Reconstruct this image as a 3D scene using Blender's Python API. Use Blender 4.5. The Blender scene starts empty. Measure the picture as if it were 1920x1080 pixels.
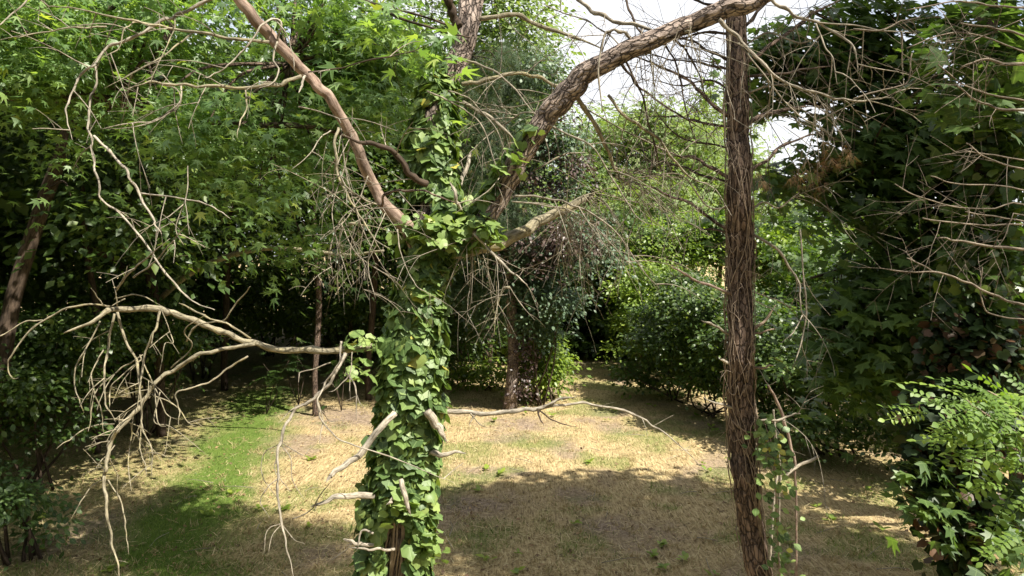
import bpy, math, random
import numpy as np
from mathutils import Matrix, Vector
random.seed(11)
RS = np.random.RandomState(7)
R = math.radians

# ------------------------------------------------------------------ camera, sky, sun, exposure
scene = bpy.context.scene
CAM_H, PITCH, FPX = 4.5, R(3.13), 1280.0
cam_d = bpy.data.cameras.new('camera'); cam = bpy.data.objects.new('camera', cam_d)
scene.collection.objects.link(cam); scene.camera = cam
cam.location = (0, 0, CAM_H); cam.rotation_euler = (R(90) - PITCH, 0, 0)
cam_d.sensor_width = 36; cam_d.lens = 24.0; cam_d.clip_start = 0.05; cam_d.clip_end = 2000
SUN = np.array((0.50, -0.34, 0.80)); SUN = SUN / np.linalg.norm(SUN)
world = bpy.data.worlds.new('World'); scene.world = world; world.use_nodes = True
wn = world.node_tree.nodes; wl = world.node_tree.links
bg = wn['Background']; sky = wn.new('ShaderNodeTexSky'); sky.sky_type = 'NISHITA'; sky.sun_disc = False
sky.sun_elevation = math.asin(SUN[2]); sky.sun_rotation = math.atan2(SUN[0], SUN[1])
sky.dust_density = 3.0; sky.air_density = 1.0; sky.ozone_density = 1.0
wtc = wn.new('ShaderNodeTexCoord'); wmap = wn.new('ShaderNodeMapping'); wmap.inputs['Scale'].default_value = (1, 1, 2.5)
wno = wn.new('ShaderNodeTexNoise'); wno.inputs['Scale'].default_value = 2.2; wno.inputs['Detail'].default_value = 6
wra = wn.new('ShaderNodeValToRGB'); wra.color_ramp.elements[0].position = .22; wra.color_ramp.elements[1].position = .50
wmx = wn.new('ShaderNodeMixRGB'); wmx.inputs['Color2'].default_value = (5.4, 5.45, 5.6, 1)
wmm = wn.new('ShaderNodeMath'); wmm.operation = 'MULTIPLY'; wmm.inputs[1].default_value = .92
wl.new(wtc.outputs['Generated'], wmap.inputs['Vector']); wl.new(wmap.outputs[0], wno.inputs['Vector'])
wl.new(wno.outputs['Fac'], wra.inputs['Fac']); wl.new(wra.outputs['Color'], wmm.inputs[0]); wl.new(wmm.outputs[0], wmx.inputs['Fac'])
wl.new(sky.outputs['Color'], wmx.inputs['Color1']); wl.new(wmx.outputs['Color'], bg.inputs['Color'])
bg.inputs['Strength'].default_value = 0.095
sun_d = bpy.data.lights.new('sun', 'SUN'); sun_d.energy = 5.0; sun_d.angle = R(0.53); sun_d.color = (1, .94, .82)
sun = bpy.data.objects.new('sun', sun_d); scene.collection.objects.link(sun)
sun.rotation_euler = Vector(SUN).to_track_quat('Z', 'Y').to_euler()
vs = scene.view_settings; vs.view_transform = 'Standard'; vs.look = 'None'; vs.exposure = 1.26; vs.gamma = 1
vs.use_curve_mapping = False
scene.cycles.max_bounces = 6; scene.cycles.transmission_bounces = 4; scene.cycles.diffuse_bounces = 3
scene.cycles.caustics_reflective = False; scene.cycles.caustics_refractive = False

# ------------------------------------------------------------------ helpers
def P(px, py, d):
    """world point whose world y is d, for a pixel of the 1920x1080 photograph"""
    u = (px - 960) / FPX; v = (540 - py) / FPX
    cy = math.cos(PITCH) + v * math.sin(PITCH); cz = -math.sin(PITCH) + v * math.cos(PITCH)
    k = d / cy
    return np.array((u * k, d, CAM_H + cz * k))
def G(px, py):
    v = (540 - py) / FPX
    cy = math.cos(PITCH) + v * math.sin(PITCH); cz = -math.sin(PITCH) + v * math.cos(PITCH)
    k = -CAM_H / cz
    return np.array(((px - 960) / FPX * k, cy * k, 0.0))
def unit(v):
    v = np.asarray(v, float); return v / np.maximum(np.linalg.norm(v, axis=-1, keepdims=True), 1e-9)
def h3(i, j, k, s=0):
    n = (i.astype(np.int64) * 374761393 + j.astype(np.int64) * 668265263 + k.astype(np.int64) * 1274126177 + s * 974634777) & 0x7fffffff
    n = (n ^ (n >> 13)) * 1274126177 & 0x7fffffff
    return ((n ^ (n >> 16)) & 0xffff) / 65535.0
def vnoise(p, s=0):
    p = np.asarray(p, float); f = np.floor(p); t = p - f; t = t * t * (3 - 2 * t); f = f.astype(np.int64); o = 0
    for a in (0, 1):
        for b in (0, 1):
            for c in (0, 1):
                w = (t[..., 0] if a else 1 - t[..., 0]) * (t[..., 1] if b else 1 - t[..., 1]) * (t[..., 2] if c else 1 - t[..., 2])
                o = o + w * h3(f[..., 0] + a, f[..., 1] + b, f[..., 2] + c, s)
    return o
def fbm(p, s=0, o=3):
    r = 0; a = .5
    for k in range(o):
        r = r + a * vnoise(np.asarray(p) * 2 ** k, s + k); a *= .5
    return r
def cat(pts, per=6):
    p = np.array(pts, float)
    if len(p) < 3:
        t = np.linspace(0, 1, per + 1)[:, None]; return p[0] * (1 - t) + p[-1] * t
    q = np.vstack([2 * p[0] - p[1], p, 2 * p[-1] - p[-2]]); out = []
    for i in range(1, len(q) - 2):
        for k in range(per):
            t = k / per
            out.append(.5 * (2 * q[i] + (q[i + 1] - q[i - 1]) * t + (2 * q[i - 1] - 5 * q[i] + 4 * q[i + 1] - q[i + 2]) * t * t + (3 * q[i] - q[i - 1] - 3 * q[i + 1] + q[i + 2]) * t ** 3))
    out.append(p[-1]); return np.array(out)

class MB:
    """collects tubes; build() links ONE mesh object"""
    def __init__(s): s.v = []; s.f4 = []; s.f3 = []; s.bc = []; s.n = 0
    def tube(s, path, rad, sides=6, rough=0, rfreq=20., cap=True, seed=0):
        path = np.asarray(path, float); n = len(path); rad = np.broadcast_to(np.asarray(rad, float), (n,))
        tan = np.gradient(path, axis=0); tan = unit(tan)
        up = np.array((0.31, 0.22, 0.92)) if abs(tan[0][2]) < .9 else np.array((1., 0.2, 0))
        a = unit(np.cross(tan[0], up)); A = []
        for i in range(n):
            a = a - tan[i] * a.dot(tan[i]); a = a / max(np.linalg.norm(a), 1e-9); A.append(a)
        A = np.array(A); B = np.cross(tan, A)
        th = np.linspace(0, 2 * math.pi, sides, endpoint=False)
        L = np.concatenate([[0], np.cumsum(np.linalg.norm(np.diff(path, axis=0), axis=1))])
        c = np.cos(th)[None, :, None]; si = np.sin(th)[None, :, None]
        d = A[:, None, :] * c + B[:, None, :] * si
        rr = np.repeat(rad[:, None], sides, 1)
        bc = np.stack([np.cos(th)[None, :] * rr, np.sin(th)[None, :] * rr, np.repeat(L[:, None], sides, 1)], -1)
        if rough:
            q = bc * np.array((rfreq, rfreq, rfreq * .22)) + seed * 7.3
            rid = 1 - np.abs(fbm(q, seed, 3) - .44) * 5
            rid = np.clip(rid, -1, 1); big = fbm(bc * np.array((6, 6, 2.)) + seed, seed + 5, 2) - .38
            rr = rr * (1 - rough * .5 * np.clip(rid, 0, 1) + rough * .9 * big)
        V = path[:, None, :] + d * rr[..., None]
        s.v.append(V.reshape(-1, 3)); s.bc.append(bc.reshape(-1, 3) + np.array((seed * .37, 0, seed * 1.7)))
        i = np.arange(n - 1)[:, None] * sides; j = np.arange(sides)[None, :]; j2 = (j + 1) % sides
        f = np.stack([i + j, i + j2, i + sides + j2, i + sides + j], -1).reshape(-1, 4) + s.n
        s.f4.append(f); base = s.n; s.n += n * sides
        if cap:
            for (e, o, k) in ((path[0], base, -1), (path[-1], base + (n - 1) * sides, 1)):
                s.v.append(np.array([e])); s.bc.append(np.array([[0, 0, 0.]])); ci = s.n; s.n += 1
                a_ = np.arange(sides); b_ = (a_ + 1) % sides
                t = np.stack([o + a_, o + b_, np.full(sides, ci)] if k > 0 else [o + b_, o + a_, np.full(sides, ci)], -1)
                s.f3.append(t)
        return s
    def build(s, name, mat, parent=None, smooth=True, **kw):
        return raw(name, np.vstack(s.v), s.f3, s.f4, mat, parent, smooth, {'bc': np.vstack(s.bc)}, **kw)

def origin(o):
    v = np.zeros(3)
    while o is not None: v = v + np.array(o.location); o = o.parent
    return v
def tag(o, label=None, cat=None, group=None, kind=None):
    if label: o['label'] = label
    if cat: o['category'] = cat
    if group: o['group'] = group
    if kind: o['kind'] = kind
    return o
def raw(name, V, tris, quads, mat, parent=None, smooth=False, pattr=None, fattr=None, kind=None, label=None):
    me = bpy.data.meshes.new(name)
    T = np.vstack(tris) if isinstance(tris, list) and len(tris) else (tris if not isinstance(tris, list) else np.zeros((0, 3), int))
    Q = np.vstack(quads) if isinstance(quads, list) and len(quads) else (quads if not isinstance(quads, list) and quads is not None else np.zeros((0, 4), int))
    V = V - (origin(parent) if parent is not None else 0)
    me.vertices.add(len(V)); me.vertices.foreach_set('co', V.astype(np.float32).ravel())
    nl = len(T) * 3 + len(Q) * 4; me.loops.add(nl)
    me.loops.foreach_set('vertex_index', np.concatenate([Q.ravel(), T.ravel()]).astype(np.int32))
    me.polygons.add(len(T) + len(Q))
    st = np.concatenate([np.arange(len(Q)) * 4, len(Q) * 4 + np.arange(len(T)) * 3]).astype(np.int32)
    me.polygons.foreach_set('loop_start', st)
    if smooth: me.polygons.foreach_set('use_smooth', np.ones(len(st), bool))
    for k, v in (pattr or {}).items():
        at = me.attributes.new(k, 'FLOAT_VECTOR', 'POINT'); at.data.foreach_set('vector', v.astype(np.float32).ravel())
    for k, v in (fattr or {}).items():
        at = me.attributes.new(k, 'FLOAT', 'FACE'); at.data.foreach_set('value', v.astype(np.float32).ravel())
    me.materials.append(mat); me.update(calc_edges=True)
    o = bpy.data.objects.new(name, me); scene.collection.objects.link(o)
    if parent is not None: o.parent = parent
    return tag(o, label, None, None, kind)
def thing(name, label, cat, loc=(0, 0, 0), group=None):
    o = bpy.data.objects.new(name, None); scene.collection.objects.link(o); o.location = [float(x) for x in loc]
    o.empty_display_size = .2
    return tag(o, label, cat, group)

# ------------------------------------------------------------------ materials
def newmat(name):
    m = bpy.data.materials.new(name); m.use_nodes = True; nt = m.node_tree
    return m, nt.nodes, nt.links, nt.nodes['Principled BSDF'], nt.nodes['Material Output']
def ramp(n, cols):
    r = n.new('ShaderNodeValToRGB'); e = r.color_ramp.elements
    while len(e) < len(cols): e.new(.5)
    for i, (p, c) in enumerate(cols): e[i].position = p; e[i].color = (*c, 1)
    return r
def leaf_mat(name, cols, trans=.38, rough=.42, spec=.5, vein=0., veinstep=45., tr_gain=(1.5, 1.55, .6)):
    m, n, l, b, out = newmat(name)
    at = n.new('ShaderNodeAttribute'); at.attribute_name = 'tint'
    r = ramp(n, cols); l.new(at.outputs['Fac'], r.inputs['Fac']); col = r.outputs['Color']
    if vein:
        lc = n.new('ShaderNodeAttribute'); lc.attribute_name = 'lc'; sx = n.new('ShaderNodeSeparateXYZ'); l.new(lc.outputs['Vector'], sx.inputs[0])
        def M(op, a, b_=None):
            q = n.new('ShaderNodeMath'); q.operation = op
            for i, x in enumerate((a, b_)):
                if x is None: continue
                if isinstance(x, (int, float)): q.inputs[i].default_value = x
                else: l.new(x, q.inputs[i])
            return q.outputs[0]
        ang = M('ARCTAN2', sx.outputs['X'], sx.outputs['Y'])
        t = M('PINGPONG', ang, R(veinstep) / 2)
        rr = M('SQRT', M('ADD', M('MULTIPLY', sx.outputs['X'], sx.outputs['X']), M('MULTIPLY', sx.outputs['Y'], sx.outputs['Y'])))
        dist = M('MULTIPLY', M('PINGPONG', ang, R(veinstep)), rr)
        near = M('LESS_THAN', dist, 0.028)
        mx = n.new('ShaderNodeMixRGB'); mx.inputs['Color2'].default_value = (.30, .42, .16, 1)
        l.new(M('MULTIPLY', near, vein), mx.inputs['Fac']); l.new(col, mx.inputs['Color1']); col = mx.outputs['Color']
    l.new(col, b.inputs['Base Color']); b.inputs['Roughness'].default_value = rough
    b.inputs['Specular IOR Level'].default_value = spec
    tr = n.new('ShaderNodeBsdfTranslucent'); g = n.new('ShaderNodeMixRGB'); g.blend_type = 'MULTIPLY'; g.inputs['Fac'].default_value = 1
    g.inputs['Color2'].default_value = (*tr_gain, 1); l.new(col, g.inputs['Color1']); l.new(g.outputs['Color'], tr.inputs['Color'])
    mix = n.new('ShaderNodeMixShader'); mix.inputs['Fac'].default_value = trans
    l.new(b.outputs[0], mix.inputs[1]); l.new(tr.outputs[0], mix.inputs[2]); l.new(mix.outputs[0], out.inputs['Surface'])
    return m
def bark_mat(name, c1, c2, scale=30., stretch=.2, bump=.5, lichen=None, lich_amt=.5, rough=.9, dist=.01, plates=0):
    m, n, l, b, out = newmat(name)
    at = n.new('ShaderNodeAttribute'); at.attribute_name = 'bc'
    mp = n.new('ShaderNodeMapping'); mp.inputs['Scale'].default_value = (1, 1, stretch); l.new(at.outputs['Vector'], mp.inputs['Vector'])
    def noise(sc, det, vec):
        q = n.new('ShaderNodeTexNoise'); q.inputs['Scale'].default_value = sc; q.inputs['Detail'].default_value = det; q.inputs['Roughness'].default_value = .68; l.new(vec, q.inputs['Vector']); return q.outputs['Fac']
    no = noise(scale, 7, mp.outputs[0])
    r = ramp(n, [(.36, c1), (.60, c2)]); l.new(no, r.inputs['Fac']); col = r.outputs['Color']; hgt = no
    gg = n.new('ShaderNodeNewGeometry')
    lo = noise(5, 3, at.outputs['Vector']); rl = ramp(n, [(.3, (.62, .62, .62)), (.7, (1.25, 1.22, 1.18))]); l.new(lo, rl.inputs['Fac'])
    mu = n.new('ShaderNodeMixRGB'); mu.blend_type = 'MULTIPLY'; mu.inputs['Fac'].default_value = 1; l.new(col, mu.inputs['Color1']); l.new(rl.outputs['Color'], mu.inputs['Color2']); col = mu.outputs['Color']
    if lichen:
        r2 = ramp(n, [(.70 - .3 * lich_amt, (0, 0, 0)), (.86 - .3 * lich_amt, (1, 1, 1))])
        f1 = noise(7, 3, gg.outputs['Position']); f2 = noise(160, 4, gg.outputs['Position'])
        ad = n.new('ShaderNodeMixRGB'); ad.inputs['Fac'].default_value = .45; l.new(f1, ad.inputs['Color1']); l.new(f2, ad.inputs['Color2']); l.new(ad.outputs['Color'], r2.inputs['Fac'])
        mx = n.new('ShaderNodeMixRGB'); mx.inputs['Color2'].default_value = (*lichen, 1)
        l.new(r2.outputs['Color'], mx.inputs['Fac']); l.new(col, mx.inputs['Color1']); col = mx.outputs['Color']
    if plates:
        mp2 = n.new('ShaderNodeMapping'); mp2.inputs['Scale'].default_value = (1, 1, .38); l.new(at.outputs['Vector'], mp2.inputs['Vector'])
        ad = n.new('ShaderNodeMixRGB'); ad.blend_type = 'ADD'; ad.inputs['Fac'].default_value = .03; n3 = n.new('ShaderNodeTexNoise'); n3.inputs['Scale'].default_value = 25; l.new(at.outputs['Vector'], n3.inputs['Vector'])
        l.new(mp2.outputs[0], ad.inputs['Color1']); l.new(n3.outputs['Color'], ad.inputs['Color2'])
        vo = n.new('ShaderNodeTexVoronoi'); vo.feature = 'DISTANCE_TO_EDGE'; vo.inputs['Scale'].default_value = plates; l.new(ad.outputs['Color'], vo.inputs['Vector'])
        rv = ramp(n, [(.0, (0, 0, 0)), (.13, (1, 1, 1))]); l.new(vo.outputs['Distance'], rv.inputs['Fac'])
        mc = n.new('ShaderNodeMixRGB'); mc.blend_type = 'MULTIPLY'; mc.inputs['Fac'].default_value = .72; l.new(col, mc.inputs['Color1']); l.new(rv.outputs['Color'], mc.inputs['Color2']); col = mc.outputs['Color']
        hm = n.new('ShaderNodeMath'); hm.operation = 'MULTIPLY_ADD'; l.new(rv.outputs['Color'], hm.inputs[0]); hm.inputs[1].default_value = .8; l.new(no, hm.inputs[2]); hgt = hm.outputs[0]
    l.new(col, b.inputs['Base Color']); b.inputs['Roughness'].default_value = rough
    b.inputs['Specular IOR Level'].default_value = .2
    bp = n.new('ShaderNodeBump'); bp.inputs['Strength'].default_value = bump; bp.inputs['Distance'].default_value = dist
    l.new(hgt, bp.inputs['Height']); l.new(bp.outputs[0], b.inputs['Normal'])
    return m
M_ivy = leaf_mat('ivy_leaf', [(0, (.045, .082, .026)), (.35, (.10, .165, .050)), (.75, (.17, .245, .07)), (.90, (.26, .33, .10)), (.955, (.42, .38, .07))], trans=.28, rough=.46, spec=.32, vein=.4, veinstep=52)
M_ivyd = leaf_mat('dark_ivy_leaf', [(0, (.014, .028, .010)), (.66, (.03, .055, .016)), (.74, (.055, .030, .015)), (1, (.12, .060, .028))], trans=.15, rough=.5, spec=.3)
M_silver = leaf_mat('silver_maple_leaf', [(0, (.075, .145, .05)), (.5, (.14, .235, .08)), (.88, (.23, .33, .11)), (1, (.36, .40, .08))], trans=.44, rough=.45, tr_gain=(1.7, 1.7, .6), spec=.5)
M_maple = leaf_mat('maple_leaf', [(0, (.042, .080, .028)), (.6, (.078, .138, .040)), (.93, (.13, .20, .05)), (1, (.26, .27, .05))], trans=.42, rough=.46, spec=.5, vein=.25, veinstep=45)
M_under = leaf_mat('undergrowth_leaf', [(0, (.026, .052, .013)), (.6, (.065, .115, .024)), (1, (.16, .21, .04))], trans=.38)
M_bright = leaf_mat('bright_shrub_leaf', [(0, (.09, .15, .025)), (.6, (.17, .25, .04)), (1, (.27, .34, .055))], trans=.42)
M_blue = leaf_mat('grey_green_leaf', [(0, (.05, .09, .05)), (.6, (.095, .15, .085)), (1, (.16, .22, .12))], trans=.3, rough=.5)
M_purple = leaf_mat('purple_leaf', [(0, (.045, .030, .025)), (.6, (.095, .065, .058)), (1, (.17, .125, .11))], trans=.25, rough=.4, tr_gain=(1.2, .9, .7))
M_far = leaf_mat('far_leaf', [(0, (.11, .17, .05)), (.6, (.18, .25, .08)), (1, (.26, .32, .11))], trans=.4, rough=.6)
M_locust = leaf_mat('locust_leaf', [(0, (.09, .16, .03)), (.6, (.14, .23, .04)), (1, (.22, .31, .06))], trans=.4, rough=.5, spec=.4)
M_needle = leaf_mat('pine_needle', [(0, (.03, .065, .025)), (.7, (.06, .10, .035)), (1, (.20, .15, .06))], trans=.2, rough=.5)
M_dead = leaf_mat('dead_foliage', [(0, (.16, .09, .04)), (1, (.32, .22, .11))], trans=.2, rough=.8, tr_gain=(1.2, 1, .7))
M_bark = bark_mat('pine_bark', (.10, .074, .062), (.46, .375, .325), 24, .4, 1, dist=.02, plates=34)
M_barkdk = bark_mat('rough_brown_bark', (.045, .031, .025), (.22, .16, .125), 42, .14, 1, dist=.02, plates=26)
M_limb = bark_mat('orange_brown_limb_bark', (.11, .075, .058), (.31, .235, .19), 45, .3, .8, lichen=(.30, .26, .21), lich_amt=.45)
M_twig = bark_mat('dead_grey_branch', (.10, .085, .065), (.33, .295, .235), 90, .25, .9, lichen=(.30, .26, .13), lich_amt=.45)
M_pale = bark_mat('bleached_dead_wood', (.14, .12, .095), (.43, .39, .32), 90, .2, .9)
M_lich = bark_mat('lichen_covered_branch', (.10, .088, .058), (.33, .295, .21), 90, .25, .9, lichen=(.33, .28, .09), lich_amt=.5)
M_dk = bark_mat('dark_branch_bark', (.025, .018, .013), (.09, .065, .048), 30, .2, .6)
M_shtwig = bark_mat('brown_dead_twig', (.07, .055, .042), (.24, .20, .155), 90, .25, .9)
M_vine = bark_mat('dry_vine_stem', (.11, .082, .060), (.31, .245, .185), 60, .2, .4)

# ------------------------------------------------------------------ leaf templates (base at 0, tip +y, length ~1)
def polar(pts, c=(0, .12)):
    a = [(r * math.sin(R(t)), r * math.cos(R(t))) for t, r in pts]
    b = [(-x, y) for x, y in reversed(a) if abs(x) > 1e-6]
    o = a + b; V = [(c[0], c[1], 0)] + [(x, y, 0) for x, y in o]; n = len(o)
    return np.array(V, float), np.array([(0, 1 + (i + 1) % n, 1 + i) for i in range(n)])
T_maple = polar([(0, 1), (13, .66), (22, .52), (35, .76), (45, .92), (54, .66), (66, .46), (84, .62), (95, .66), (118, .34), (165, .12)])
T_maple2 = polar([(0, 1), (21, .5), (45, .9), (68, .44), (95, .64), (140, .2)])
T_silver = polar([(0, 1.05), (8, .62), (18, .33), (36, .68), (44, .95), (50, .6), (64, .3), (86, .55), (130, .16)])
T_silver2 = polar([(0, 1.05), (18, .33), (43, .95), (64, .3), (88, .55), (140, .14)])
T_ivy = polar([(0, 1), (12, .86), (26, .74), (40, .77), (52, .80), (66, .70), (80, .64), (100, .62), (125, .52), (152, .36), (175, .1)], (0, .22))
def ov(w=.3):
    V = np.array([(0, 0, 0), (w * .8, .3, .06), (w, .55, .07), (w * .5, .85, .05), (0, 1, 0), (-w * .5, .85, .05), (-w, .55, .07), (-w * .8, .3, .06)])
    return V, np.array([(0, 1, 7), (1, 2, 7), (2, 6, 7), (2, 3, 6), (3, 5, 6), (3, 4, 5)])
T_ov = ov()
T_kite = (np.array([(0, 0, 0), (.32, .45, .08), (0, 1, 0), (-.32, .45, .08)]), np.array([(0, 1, 2), (0, 2, 3)]))
def tuft(n=9):
    V = []; F = []
    for i in range(n):
        a = 2 * math.pi * i / n + .3; e = .35 + .5 * ((i * 7) % 5) / 5
        d = np.array((math.cos(a) * e, 1 - .3 * e, math.sin(a) * e)); s = unit(np.cross(d, (0.3, .2, 1))) * .012
        b = len(V); V += [s, -s, d]; F.append((b, b + 1, b + 2))
    return np.array(V), np.array(F)
T_tuft = tuft()
def sprig(n=5, w=.16):
    V = []; F = []
    for i in range(n):
        y0 = i / n * .8; sgn = 1 if i % 2 else -1; b = len(V); l_ = .42
        dx, dy = (sgn * .8, .55) if i < n - 1 else (0, 1); q = np.array((dx, dy, -.1 * (i % 3))) * l_; s = np.array((-dy, dx, .3)) * w
        p = np.array((0, y0, 0)); V += [p, p + q * .5 + s, p + q, p + q * .5 - s]; F += [(b, b + 1, b + 2), (b, b + 2, b + 3)]
    return np.array(V), np.array(F)
T_sprig = sprig()

def frames(nrm, tip):
    nrm = unit(nrm); tip = tip - nrm * (tip * nrm).sum(-1, keepdims=True); tip = unit(tip); side = np.cross(tip, nrm)
    return np.stack([side, tip, nrm], -1)
def leaf_cloud(name, tpl, pos, Rm, sc, tint, mat, parent, curl=.25, kind='stuff', label=None):
    V0, F0 = tpl; N = len(pos); K = len(V0)
    L = np.repeat(V0[None], N, 0); cz = (RS.rand(N) - .25) * curl * 2
    L = L.copy(); L[..., 2] -= (V0[None, :, 0] ** 2 + V0[None, :, 1] ** 2) * cz[:, None]
    W = np.einsum('nij,nkj->nki', Rm, L) * sc[:, None, None] + pos[:, None, :]
    F = (F0[None] + (np.arange(N) * K)[:, None, None]).reshape(-1, 3)
    return raw(name, W.reshape(-1, 3), F, None, mat, parent, False, {'lc': np.tile(V0, (N, 1))}, {'tint': np.repeat(tint, len(F0))}, kind=kind, label=label)
_lm = {}
def leaf_objects(name, tpl, pos, Rm, sc, tint, mat, parent, curl=.25):
    key = name + mat.name
    if key not in _lm:
        ms = []
        for i in range(10):
            V0, F0 = tpl; V = V0.copy(); V[:, 2] -= (V0[:, 0] ** 2 + V0[:, 1] ** 2) * curl * (i % 3) * .5
            o = raw(name, V, F0, None, mat, None, False, {'lc': V0}, {'tint': np.full(len(F0), (i + .5) / 10)})
            ms.append(o.data); bpy.data.objects.remove(o)
        _lm[key] = ms
    org = origin(parent)
    for p, r, s, t in zip(pos, Rm, sc, tint):
        o = bpy.data.objects.new(name, _lm[key][min(9, int(t * 10))]); scene.collection.objects.link(o); o.parent = parent
        M = Matrix([[*(r[i] * s), p[i] - org[i]] for i in range(3)] + [[0, 0, 0, 1]]); o.matrix_local = M

def blob(px, py, d, rx, ry, rd):
    c = P(px, py, d); return (c, np.array((rx / FPX * d, rd, ry / FPX * d)))
def sample(blobs, n, power=.45):
    w = np.array([np.prod(b[1]) ** .75 for b in blobs]); w /= w.sum(); k = RS.choice(len(blobs), n, p=w)
    C = np.array([b[0] for b in blobs])[k]; S = np.array([b[1] for b in blobs])[k]
    d = unit(RS.randn(n, 3)); r = RS.rand(n, 1) ** power
    return C + d * r * S, unit(d * S)
def lumpy(blobs, k):
    out = []
    for c, S in blobs:
        for _ in range(k):
            d = unit(RS.randn(3)); d[2] = abs(d[2]) * (1 if RS.rand() < .75 else -1); f = .18 + .32 * RS.rand()
            out.append((c + d * S * (1.05 - f + .22 * RS.rand() ** 2), S * f * np.array((1.15, 1.15, .8))))
    return out
def foliage(blobs, clumps, per, sig, size, power=.45, droop=.3, gap=0, tipout=1.0, tilt=.55, lumps=0):
    if lumps: blobs = lumpy(blobs, lumps)
    c, out = sample(blobs, clumps, power)
    if gap:
        keep = fbm(c * 1.3, 31, 2) > gap; c = c[keep]; out = out[keep]
    n = len(c); i = np.repeat(np.arange(n), per)
    off = RS.randn(n * per, 3) * np.array(sig)
    off[:, 2] -= droop * (off[:, 0] ** 2 + off[:, 1] ** 2) / max(sig[0], .01)
    pos = c[i] + off; nr = np.array((0, 0, .62)) + SUN * .6 + RS.randn(n * per, 3) * tilt + out[i] * .35
    tip = off / max(sig[0], .01) * .7 * tipout + out[i] * .5 + np.array((0, 0, -.45)) + RS.randn(n * per, 3) * .4
    ct = np.repeat(RS.rand(n), per)
    tint = np.clip(.6 * RS.rand(n * per) + .4 * ct, 0, .999)
    sc = size * (.6 + .7 * RS.rand(n * per))
    m = pos[:, 2] > .05
    return pos[m], frames(nr, tip)[m], sc[m], tint[m], c
def crown(root, tpl, blobs, clumps, per, sig, size, mat, name='crown', indiv=0, tpl_i=None, leafname='leaf', limbs=None, lmat=None, **kw):
    pos, Rm, sc, ti, c = foliage(blobs, clumps, per, sig, size, **kw)
    if indiv:
        u = pos[:, 0] / pos[:, 1]; v = (pos[:, 2] - CAM_H) / pos[:, 1] + math.tan(PITCH)
        inside = (np.abs(u) < .76) & (v < .43) & (v > -.43); big = np.where(inside, sc / pos[:, 1], 0) * (.8 + .4 * RS.rand(len(sc)))
        k = np.argsort(-big)[:indiv]; msk = np.zeros(len(pos), bool); msk[k] = True
        leaf_objects(leafname, tpl_i or tpl, pos[msk], Rm[msk], sc[msk], ti[msk], mat, root)
        pos, Rm, sc, ti = pos[~msk], Rm[~msk], sc[~msk], ti[~msk]
    leaf_cloud(name, tpl, pos, Rm, sc, ti, mat, root)
    if limbs:
        start, num, r0 = limbs; start = [np.array(s) for s in start]
        ids = RS.choice(len(c), min(num, len(c)), replace=False)
        for e in c[ids]:
            s = min(start, key=lambda q: np.linalg.norm(q - e)); L = np.linalg.norm(e - s)
            mid = (s + e) / 2 + RS.randn(3) * L * .08 + np.array((0, 0, L * .1))
            MB().tube(cat([s, mid, e], 5), np.linspace(r0, r0 * .25, 11), 5).build('branch', lmat or M_dk, root)
    return c

# ------------------------------------------------------------------ ground
def seg_d(x, y, pts):
    best = np.full(x.shape, 1e9)
    for (a, b) in zip(pts[:-1], pts[1:]):
        ab = np.array(b[:2]) - np.array(a[:2]); t = np.clip(((x - a[0]) * ab[0] + (y - a[1]) * ab[1]) / ab.dot(ab), 0, 1)
        best = np.minimum(best, np.hypot(x - a[0] - t * ab[0], y - a[1] - t * ab[1]))
    return best
stripe = [G(490, 735), G(465, 790), G(430, 860), G(370, 960), G(300, 1080), G(200, 1300)]
def n2(x, y, f, s): return fbm(np.stack([x * f, y * f, x * 0 + .5], -1), s, 3) / .875
def greenness(x, y):
    d = seg_d(x, y, stripe); g = np.clip(1.45 - d / 1.05 + (n2(x, y, 1.3, 3) - .5) * 1.6, 0, 1)
    for (px, py, r) in ((1210, 815, 1.3), (1000, 830, .9), (1320, 810, .8), (1470, 830, 1.6), (1360, 930, .5), (900, 1000, .7), (1450, 1000, .8), (1560, 860, 1.0), (1480, 900, .8), (640, 1000, .6), (1650, 1010, .6)):
        c = G(px, py); q = np.clip(1.1 - np.hypot(x - c[0], y - c[1]) / r + (n2(x, y, 2.1, 8) - .5) * 2.2, 0, 1); g = np.maximum(g, q * .62)
    g = np.maximum(g, np.clip((n2(x, y, .9, 17) - .52) * 4, 0, .5))
    g = np.maximum(g, np.clip((-6.3 - x) * .4, 0, .5) * n2(x, y, 1.7, 23) * 1.2)
    return g
def bareness(x, y):
    g = np.clip((n2(x, y, .8, 41) - .56) * 5, 0, .8)
    for (px, py, r) in ((640, 780, 1.5), (560, 700, 1.6), (430, 700, 2.2), (880, 950, 1.2), (970, 790, 1.), (1180, 1000, 1.), (150, 1000, 1.4), (330, 950, .9)):
        c = G(px, py); g = np.maximum(g, np.clip(1.2 - np.hypot(x - c[0], y - c[1]) / r + (n2(x, y, 1.9, 47) - .5) * 1.8, 0, 1))
    return g
def axis(core0, core1, step, far, growth=1.35):
    a = list(np.arange(core0, core1 + step, step)); s = step; lo = []; x = a[0]
    while x > -far: s *= growth; x -= s; lo.append(x)
    s = step; x = a[-1]; hi = []
    while x < far: s *= growth; x += s; hi.append(x)
    return np.array(lo[::-1] + a + hi)
gx = axis(-13, 11, .13, 400); gy = axis(4, 33, .13, 500)
X, Y = np.meshgrid(gx, gy); core = np.exp(-np.clip((np.hypot(X, Y - 15) - 20) / 10, 0, 50))
Z = (n2(X, Y, .35, 61) - .5) * .10 * core + (n2(X, Y, 2.6, 62) - .5) * .05 * core - .03
nx = len(gx); ii = (np.arange(len(gy) - 1)[:, None] * nx + np.arange(nx - 1)[None, :]).ravel()
gq = np.stack([ii, ii + 1, ii + nx + 1, ii + nx], -1)
mG, n, l, b, out = newmat('dry_mown_ground')
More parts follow.
